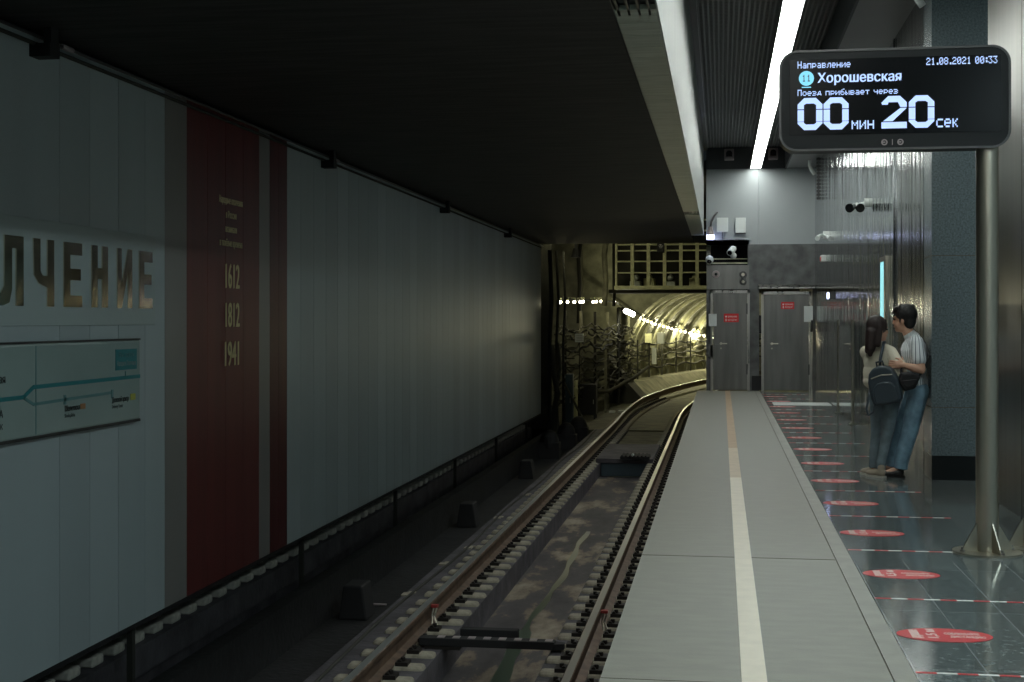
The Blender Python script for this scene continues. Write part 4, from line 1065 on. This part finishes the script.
def eyes(c, F, Lf, rot, t, s=1.):
    for sd in (-1, 1):
        b = MB(); b.ball(c + F*.079*s + Lf*sd*.031*s + Vector((0, 0, .004*s)), (.009*s, .013*s, .008*s), 10, rot); b.build('eye', 'eye', t, smooth=True)
    b = MB(); b.ball(c + F*.090*s + Vector((0, 0, -.062*s)), (.007*s, .021*s, .007*s), 10, rot); b.build('lips', 'lip', t, smooth=True)
def hand(b, wrist, d, palm_n, side, curl=.5):
    """d: pointing direction of the hand, palm_n: direction the palm faces, side: direction of the thumb."""
    d = Vector(d).normalized(); n = Vector(palm_n); n = (n - d*n.dot(d)).normalized(); s = Vector(side); s = (s - d*s.dot(d) - n*s.dot(n)).normalized()
    w = Vector(wrist)
    rot = Matrix((d, s, n)).transposed()
    b.ball(w + d*.045, (.052, .040, .016), 14, rot)
    b.cap(w - d*.01, w + d*.02, .024, .022)
    for k, (off, L) in enumerate(((.030, .068), (.010, .078), (-.011, .072), (-.031, .056))):
        p = w + d*.085 + s*off; q = w + d*(.085 + L*.42) + s*off*1.12 + n*L*.20*curl
        r = q + d*L*.32*(1-curl*.3) + n*L*.32*curl; u = r + d*L*.20*(1-curl*.6) + n*L*.26*curl
        b.cap(w + d*.05 + s*off*.8, p, .0095, .0095); b.cap(p, q, .009, .0085); b.cap(q, r, .0085, .008); b.cap(r, u, .008, .0065)
    a = w + d*.015 + s*.028; c_ = a + d*.035 + s*.028 + n*.012; e = c_ + d*.032 + s*.006 + n*.014
    b.cap(a, c_, .012, .010); b.cap(c_, e, .010, .0085)
def shoe(t, heel, d, mt, sole_m):
    d = Vector((*d, 0)).normalized(); s = Vector((-d.y, d.x, 0)); h = Vector(heel); rot = Matrix((d, s, Vector((0, 0, 1)))).transposed()
    b = MB(); b.ball(h + d*.055 + Vector((0, 0, .048)), (.055, .036, .045), 14, rot); b.ball(h + d*.15 + Vector((0, 0, .036)), (.085, .042, .032), 14, rot); b.cap(h + d*.06 + Vector((0, 0, .05)), h + d*.13 + Vector((0, 0, .048)), .037, .032); b.cap(h + d*.045 + Vector((0, 0, .06)), h + d*.045 + Vector((0, 0, .095)), .034, .036)
    o = b.build('shoe', mt, t, remesh=.006, smoothing=3)
    b = MB(); pts = [(.0, -.022), (.0, .022), (.05, .034), (.13, .042), (.19, .038), (.232, .018), (.236, 0), (.232, -.018), (.19, -.036), (.13, -.040), (.05, -.034)]
    b.prism([h + d*u + s*v + Vector((0, 0, .001)) for u, v in pts], (0, 0, .02)); b.build('sole', sole_m, o)

# --- man leaning back on the side wall
F, Lf, rot = frame((-1, .10))
mb_ = Vector((1.66, 13.34, 0))
def Q(X, l, z): return Vector((X, 13.34 - l, z))           # l>0: toward the camera (his left side)
man = thing('person', (1.66, 13.34, 0), 'person with short black hair, striped shirt and blue jeans leaning back by the granite column', 'person')
hc = Vector((1.728, 13.34, 1.500)); Fh, Lh, roth = frame((-1, .42))
b = MB()
head_mesh(b, hc, Fh, Lh, roth, 1.0)
b.cap(Q(1.80, 0, 1.31), Q(1.745, 0, 1.44), .058, .052)
b.cap(Q(1.82, -.10, 1.29), Q(1.82, .10, 1.29), .065, .065); b.ball(Q(1.82, 0, 1.18), (.10, .165, .15)); b.ball(Q(1.835, 0, 1.02), (.09, .145, .14)); b.ball(Q(1.845, 0, .88), (.10, .16, .11))
# near arm
b.cap(Q(1.82, .17, 1.275), Q(1.832, .20, 1.18), .055, .052); b.cap(Q(1.832, .20, 1.18), Q(1.855, .24, 1.035), .051, .043); b.cap(Q(1.855, .24, 1.035), Q(1.79, .235, 1.05), .043, .040); b.cap(Q(1.79, .235, 1.05), Q(1.705, .205, 1.075), .040, .028)
hand(b, Q(1.70, .203, 1.076), (-1, .35, .05), (.1, .9, -.1), (0, 0, 1), .55)
# far arm
b.cap(Q(1.835, -.17, 1.275), Q(1.87, -.20, 1.05), .055, .04); b.cap(Q(1.87, -.20, 1.05), Q(1.70, -.20, 1.03), .04, .027)
hand(b, Q(1.695, -.20, 1.03), (-1, -.25, .0), (.1, -.9, 0), (0, 0, 1), .55)
# legs (inside the jeans) and feet
for sd, ax, kx, ay in ((1, 1.675, 1.765, .085), (-1, 1.63, 1.72, -.09)):
    b.cap(Q(1.85, sd*.085, .84), Q(kx, ay*1.05, .46), .078, .052); b.cap(Q(kx, ay*1.05, .46), Q(ax, ay, .09), .050, .034); b.cap(Q(ax, ay, .09), Q(ax-.13, ay, .035), .03, .025)
b.build('body', 'skin', man, remesh=.0052, smoothing=3)
eyes(hc, Fh, Lh, roth, man)
b = MB()   # hair
def H(f, l, z): return hc + Fh*f + Lh*l + Vector((0, 0, z))
b.ball(H(-.026, 0, .058), (.106, .095, .098), 20, roth); b.ball(H(-.055, 0, -.005), (.062, .076, .085), 18, roth); b.ball(H(.045, 0, .100), (.060, .066, .035), 16, roth)
for l in (-.05, 0, .045): b.cap(H(.055, l, .105), H(.094, l*1.05, .068), .022, .010)
for k in range(14):
    a = random.random()*2*PI; rr = .05 + .04*random.random(); p = H(-.02 + rr*math.cos(a), rr*math.sin(a)*.9, .10 + .03*random.random()); b.cap(p, p + Vector((.02*random.random()-.01, .02*random.random()-.01, .022)), .016, .006)
for sd in (-1, 1): b.cap(H(.012, sd*.078, .03), H(.014, sd*.077, -.02), .014, .007)
b.build('hair', 'hair_black', man, remesh=.006, smoothing=1)
# shirt
b = MB()
b.cap(Q(1.825, -.13, 1.285), Q(1.825, .13, 1.285), .072, .072); b.ball(Q(1.822, 0, 1.18), (.125, .195, .17)); b.ball(Q(1.832, 0, 1.04), (.110, .172, .17)); b.ball(Q(1.842, 0, .90), (.112, .172, .12))
b.cone(Q(1.845, 0, .98), Q(1.85, 0, .83), .0, .0) if False else None
for sd in (1, -1):
    b.cap(Q(1.82, sd*.165, 1.275), Q(1.832, sd*.20, 1.19), .068, .066); b.cap(Q(1.832, sd*.20, 1.19), Q(1.842, sd*.215, 1.13), .066, .068)
b.cap(Q(1.81, 0, 1.32), Q(1.785, 0, 1.355), .075, .062)
b.build('shirt', 'stripe', man, remesh=.007, smoothing=3)
b = MB()
b.ball(Q(1.84, 0, .85), (.108, .165, .10))
for sd, ax, kx, ay in ((1, 1.690, 1.775, .085), (-1, 1.64, 1.725, -.09)):
    b.cap(Q(1.855, sd*.085, .83), Q(kx, ay*1.05, .46), .098, .078); b.cap(Q(kx, ay*1.05, .46), Q(ax, ay, .14), .078, .066); b.cone(Q(ax+.01, ay, .18), Q(ax-.003, ay, .085), .064, .066)
b.build('jeans', 'jeans_blue', man, remesh=.007, smoothing=3)
shoe(man, Q(1.725, .088, 0), (-1, .06), 'shoe_black', 'shoe_black'); shoe(man, Q(1.68, -.09, 0), (-1, .10), 'shoe_black', 'shoe_black')
# his crossbody bag
t = thing('crossbody_bag', (1.74, 13.12, .86), 'black crossbody bag hanging at the hip of the person in stripes', 'bag')
b = MB(); b.prism([(1.64, 13.05, .93), (1.70, 13.05, .83), (1.80, 13.05, .86), (1.845, 13.05, .97), (1.78, 13.05, 1.015), (1.67, 13.05, 1.01)], (0, .09, 0)); b.build('body', 'bag_black', t, bevel=.02)
b = MB(); b.prism([(1.67, 13.04, .93), (1.71, 13.04, .865), (1.79, 13.04, .885), (1.81, 13.04, .95)], (0, .02, 0)); b.build('pocket', 'bag_black', t, bevel=.006)
b = MB(); b.tube([(1.83, 13.08, .97), (1.90, 13.12, 1.06), (1.945, 13.2, 1.17), (1.925, 13.34, 1.28), (1.87, 13.45, 1.36), (1.78, 13.46, 1.33), (1.70, 13.36, 1.2), (1.68, 13.2, 1.08), (1.68, 13.12, 1.0)], .012); b.build('strap', 'bag_black', t, smooth=True)

# --- woman facing him with a backpack
Fb, Lb, rotb = frame((.34, .94))
wb = Vector((1.505, 13.38, 0))
def W(X, Y, z): return Vector((X, Y, z))
wo = thing('person', (1.47, 13.35, 0), 'person with long dark hair, cream top and grey-blue jeans leaning toward the other', 'person')
hw = Vector((1.492, 13.33, 1.405)); Fw, Lw, rotw = frame((.93, .36))
def B(f, l, z, c=None): return (c or wb) + Fb*f + Lb*l + Vector((0, 0, z))
b = MB()
head_mesh(b, hw, Fw, Lw, rotw, .93)
b.cap(W(1.505, 13.35, 1.24), W(1.49, 13.34, 1.35), .045, .042)
b.cap(B(0, -.09, 1.20), B(0, .09, 1.20), .05, .05); b.ball(B(.01, 0, 1.10), (.085, .13, .13), 16, rotb); b.ball(B(0, 0, .97), (.07, .11, .12), 16, rotb); b.ball(B(.02, 0, .85), (.075, .115, .09), 16, rotb)
b.cap(B(0, -.11, 1.19), W(1.67, 13.22, 1.04), .043, .036); b.cap(W(1.67, 13.22, 1.04), W(1.69, 13.22, 1.0), .036, .036); b.cap(W(1.69, 13.22, 1.0), W(1.715, 13.30, 1.14), .036, .023)
hand(b, W(1.718, 13.31, 1.145), (.2, .3, .9), (1, 0, 0), (0, -1, 0), .4)
b.cap(B(0, .14, 1.20), W(1.50, 13.57, .99), .043, .034); b.cap(W(1.50, 13.57, .99), W(1.68, 13.55, 1.05), .034, .022)
hand(b, W(1.685, 13.55, 1.05), (1, -.1, .1), (.2, -1, 0), (0, 0, 1), .4)
AN = [(1.505, 13.24), (1.45, 13.36)]
for (ax, ay), sd in zip(AN, (-1, 1)):
    hp = B(0, sd*.070, .83, Vector((1.565, 13.37, 0))); kn = Vector(((hp.x*.5+ax*.5)+.012, hp.y*.5+ay*.5, .45))
    b.cap(hp, kn, .075, .047); b.cap(kn, W(ax, ay, .09), .045, .031); b.cap(W(ax, ay, .09), W(ax+.03, ay+.08, .035), .026, .022)
b.build('body', 'skin', wo, remesh=.0052, smoothing=3)
eyes(hw, Fw, Lw, rotw, wo, .93)
b = MB()
def HW(f, l, z): return hw + Fw*f + Lw*l + Vector((0, 0, z))
b.ball(HW(-.020, 0, .042), (.102, .090, .102), 20, rotw); b.ball(HW(-.055, 0, -.03), (.065, .080, .11), 18, rotw)
b.cap(HW(-.075, -.02, -.02), HW(-.10, -.03, -.17), .062, .050); b.cap(HW(-.10, -.03, -.17), HW(-.098, -.02, -.235), .048, .022); b.cap(HW(-.06, .05, -.02), HW(-.085, .05, -.20), .045, .03)
b.cap(HW(-.02, -.068, .03), HW(-.045, -.078, -.14), .030, .026); b.cap(HW(-.02, .068, .03), HW(-.02, .075, -.14), .028, .018)
b.cap(HW(.035, -.052, .085), HW(.022, -.078, .01), .022, .014)
b.build('hair', 'hair_brown', wo, remesh=.006, smoothing=2)
b = MB()   # cream top
b.cap(B(0, 0, 1.235), B(0, -.105, 1.195), .062, .058); b.cap(B(0, 0, 1.235), B(0, .12, 1.195), .062, .058); b.ball(B(.0, 0, 1.10), (.105, .155, .15), 18, rotb); b.ball(B(0, 0, .99), (.108, .160, .15), 18, rotb); b.ball(B(0, 0, .91), (.112, .160, .09), 18, rotb)
b.cap(B(0, -.11, 1.19), W(1.655, 13.22, 1.09), .060, .056); b.cap(W(1.655, 13.22, 1.09), W(1.69, 13.21, .985), .056, .054); b.cap(W(1.69, 13.21, .985), W(1.712, 13.285, 1.09), .052, .040)
b.cap(B(0, .13, 1.19), W(1.50, 13.57, .99), .060, .055); b.cap(W(1.50, 13.57, .99), W(1.64, 13.56, 1.035), .053, .042)
b.cap(W(1.505, 13.35, 1.24), W(1.498, 13.345, 1.275), .06, .05)
b.build('top', 'jacket', wo, remesh=.007, smoothing=3)
b = MB()
b.ball(B(0, 0, .84, Vector((1.56, 13.37, 0))), (.10, .142, .10), 18, rotb)
for (ax, ay), sd in zip(AN, (-1, 1)):
    hp = B(0, sd*.070, .82, Vector((1.565, 13.37, 0))); kn = Vector(((hp.x*.5+ax*.5)+.012, hp.y*.5+ay*.5, .45))
    b.cap(hp, kn, .088, .060); b.cap(kn, W(ax, ay, .13), .059, .044); b.cone(W(ax, ay, .16), W(ax, ay, .08), .044, .044)
b.build('jeans', 'jeans_grey', wo, remesh=.007, smoothing=3)
shoe(wo, W(1.535, 13.18, 0), (-.62, .70), 'shoe_beige', 'sole'); shoe(wo, W(1.500, 13.33, 0), (-.62, .70), 'shoe_beige', 'sole')

# backpack
bc = Vector((1.525, 13.13, .885))
t = thing('backpack', (1.54, 13.13, .72), 'dark navy leather backpack worn on the back of the long-haired person', 'backpack')
Fp, Lp, rotp = frame((.24, .97)); tilt = Matrix.Rotation(math.radians(-13), 3, 'Y')
def BP(l, f, z):
    v = tilt @ Vector((l, 0, z)); return bc - Lp*v.x + Fp*f + Vector((0, 0, v.z))
b = MB(); out = [(-.135, -.17), (-.145, -.10), (-.14, .05), (-.115, .13), (-.07, .175), (0, .19), (.07, .175), (.115, .13), (.14, .05), (.145, -.10), (.135, -.17), (0, -.185)]
b.prism([BP(u, -.06, v) for u, v in out], Fp*.12); b.build('main_compartment', 'bag_navy', t, bevel=.025)
b = MB(); b.prism([BP(u*.78, -.085, v*.55-.07) for u, v in out], Fp*.04); b.build('front_pocket', 'bag_navy', t, bevel=.014)
b = MB(); b.tube([BP(-.10, -.064, .085), BP(0, -.064, .10), BP(.10, -.064, .085)], .005); b.build('zip', 'pole_steel', t)
b = MB(); b.tube([BP(-.03, .03, .185), BP(-.03, .02, .225), BP(.03, .02, .225), BP(.03, .03, .185)], .010); b.build('grab_handle', 'bag_navy', t, smooth=True)
b = MB(); b.tube([BP(-.01, .05, .18), W(1.492, 13.19, 1.12), W(1.51, 13.22, 1.20), W(1.535, 13.285, 1.285), W(1.56, 13.38, 1.285)], .014); b.build('shoulder_strap', 'bag_navy', t, smooth=True)
b = MB(); b.tube([BP(-.13, .05, .05), W(1.385, 13.14, .78), W(1.36, 13.12, .66), W(1.375, 13.11, .60), W(1.42, 13.11, .63), W(1.435, 13.12, .70), BP(-.11, .0, -.15)], .012); b.build('loose_strap', 'bag_navy', t, smooth=True)
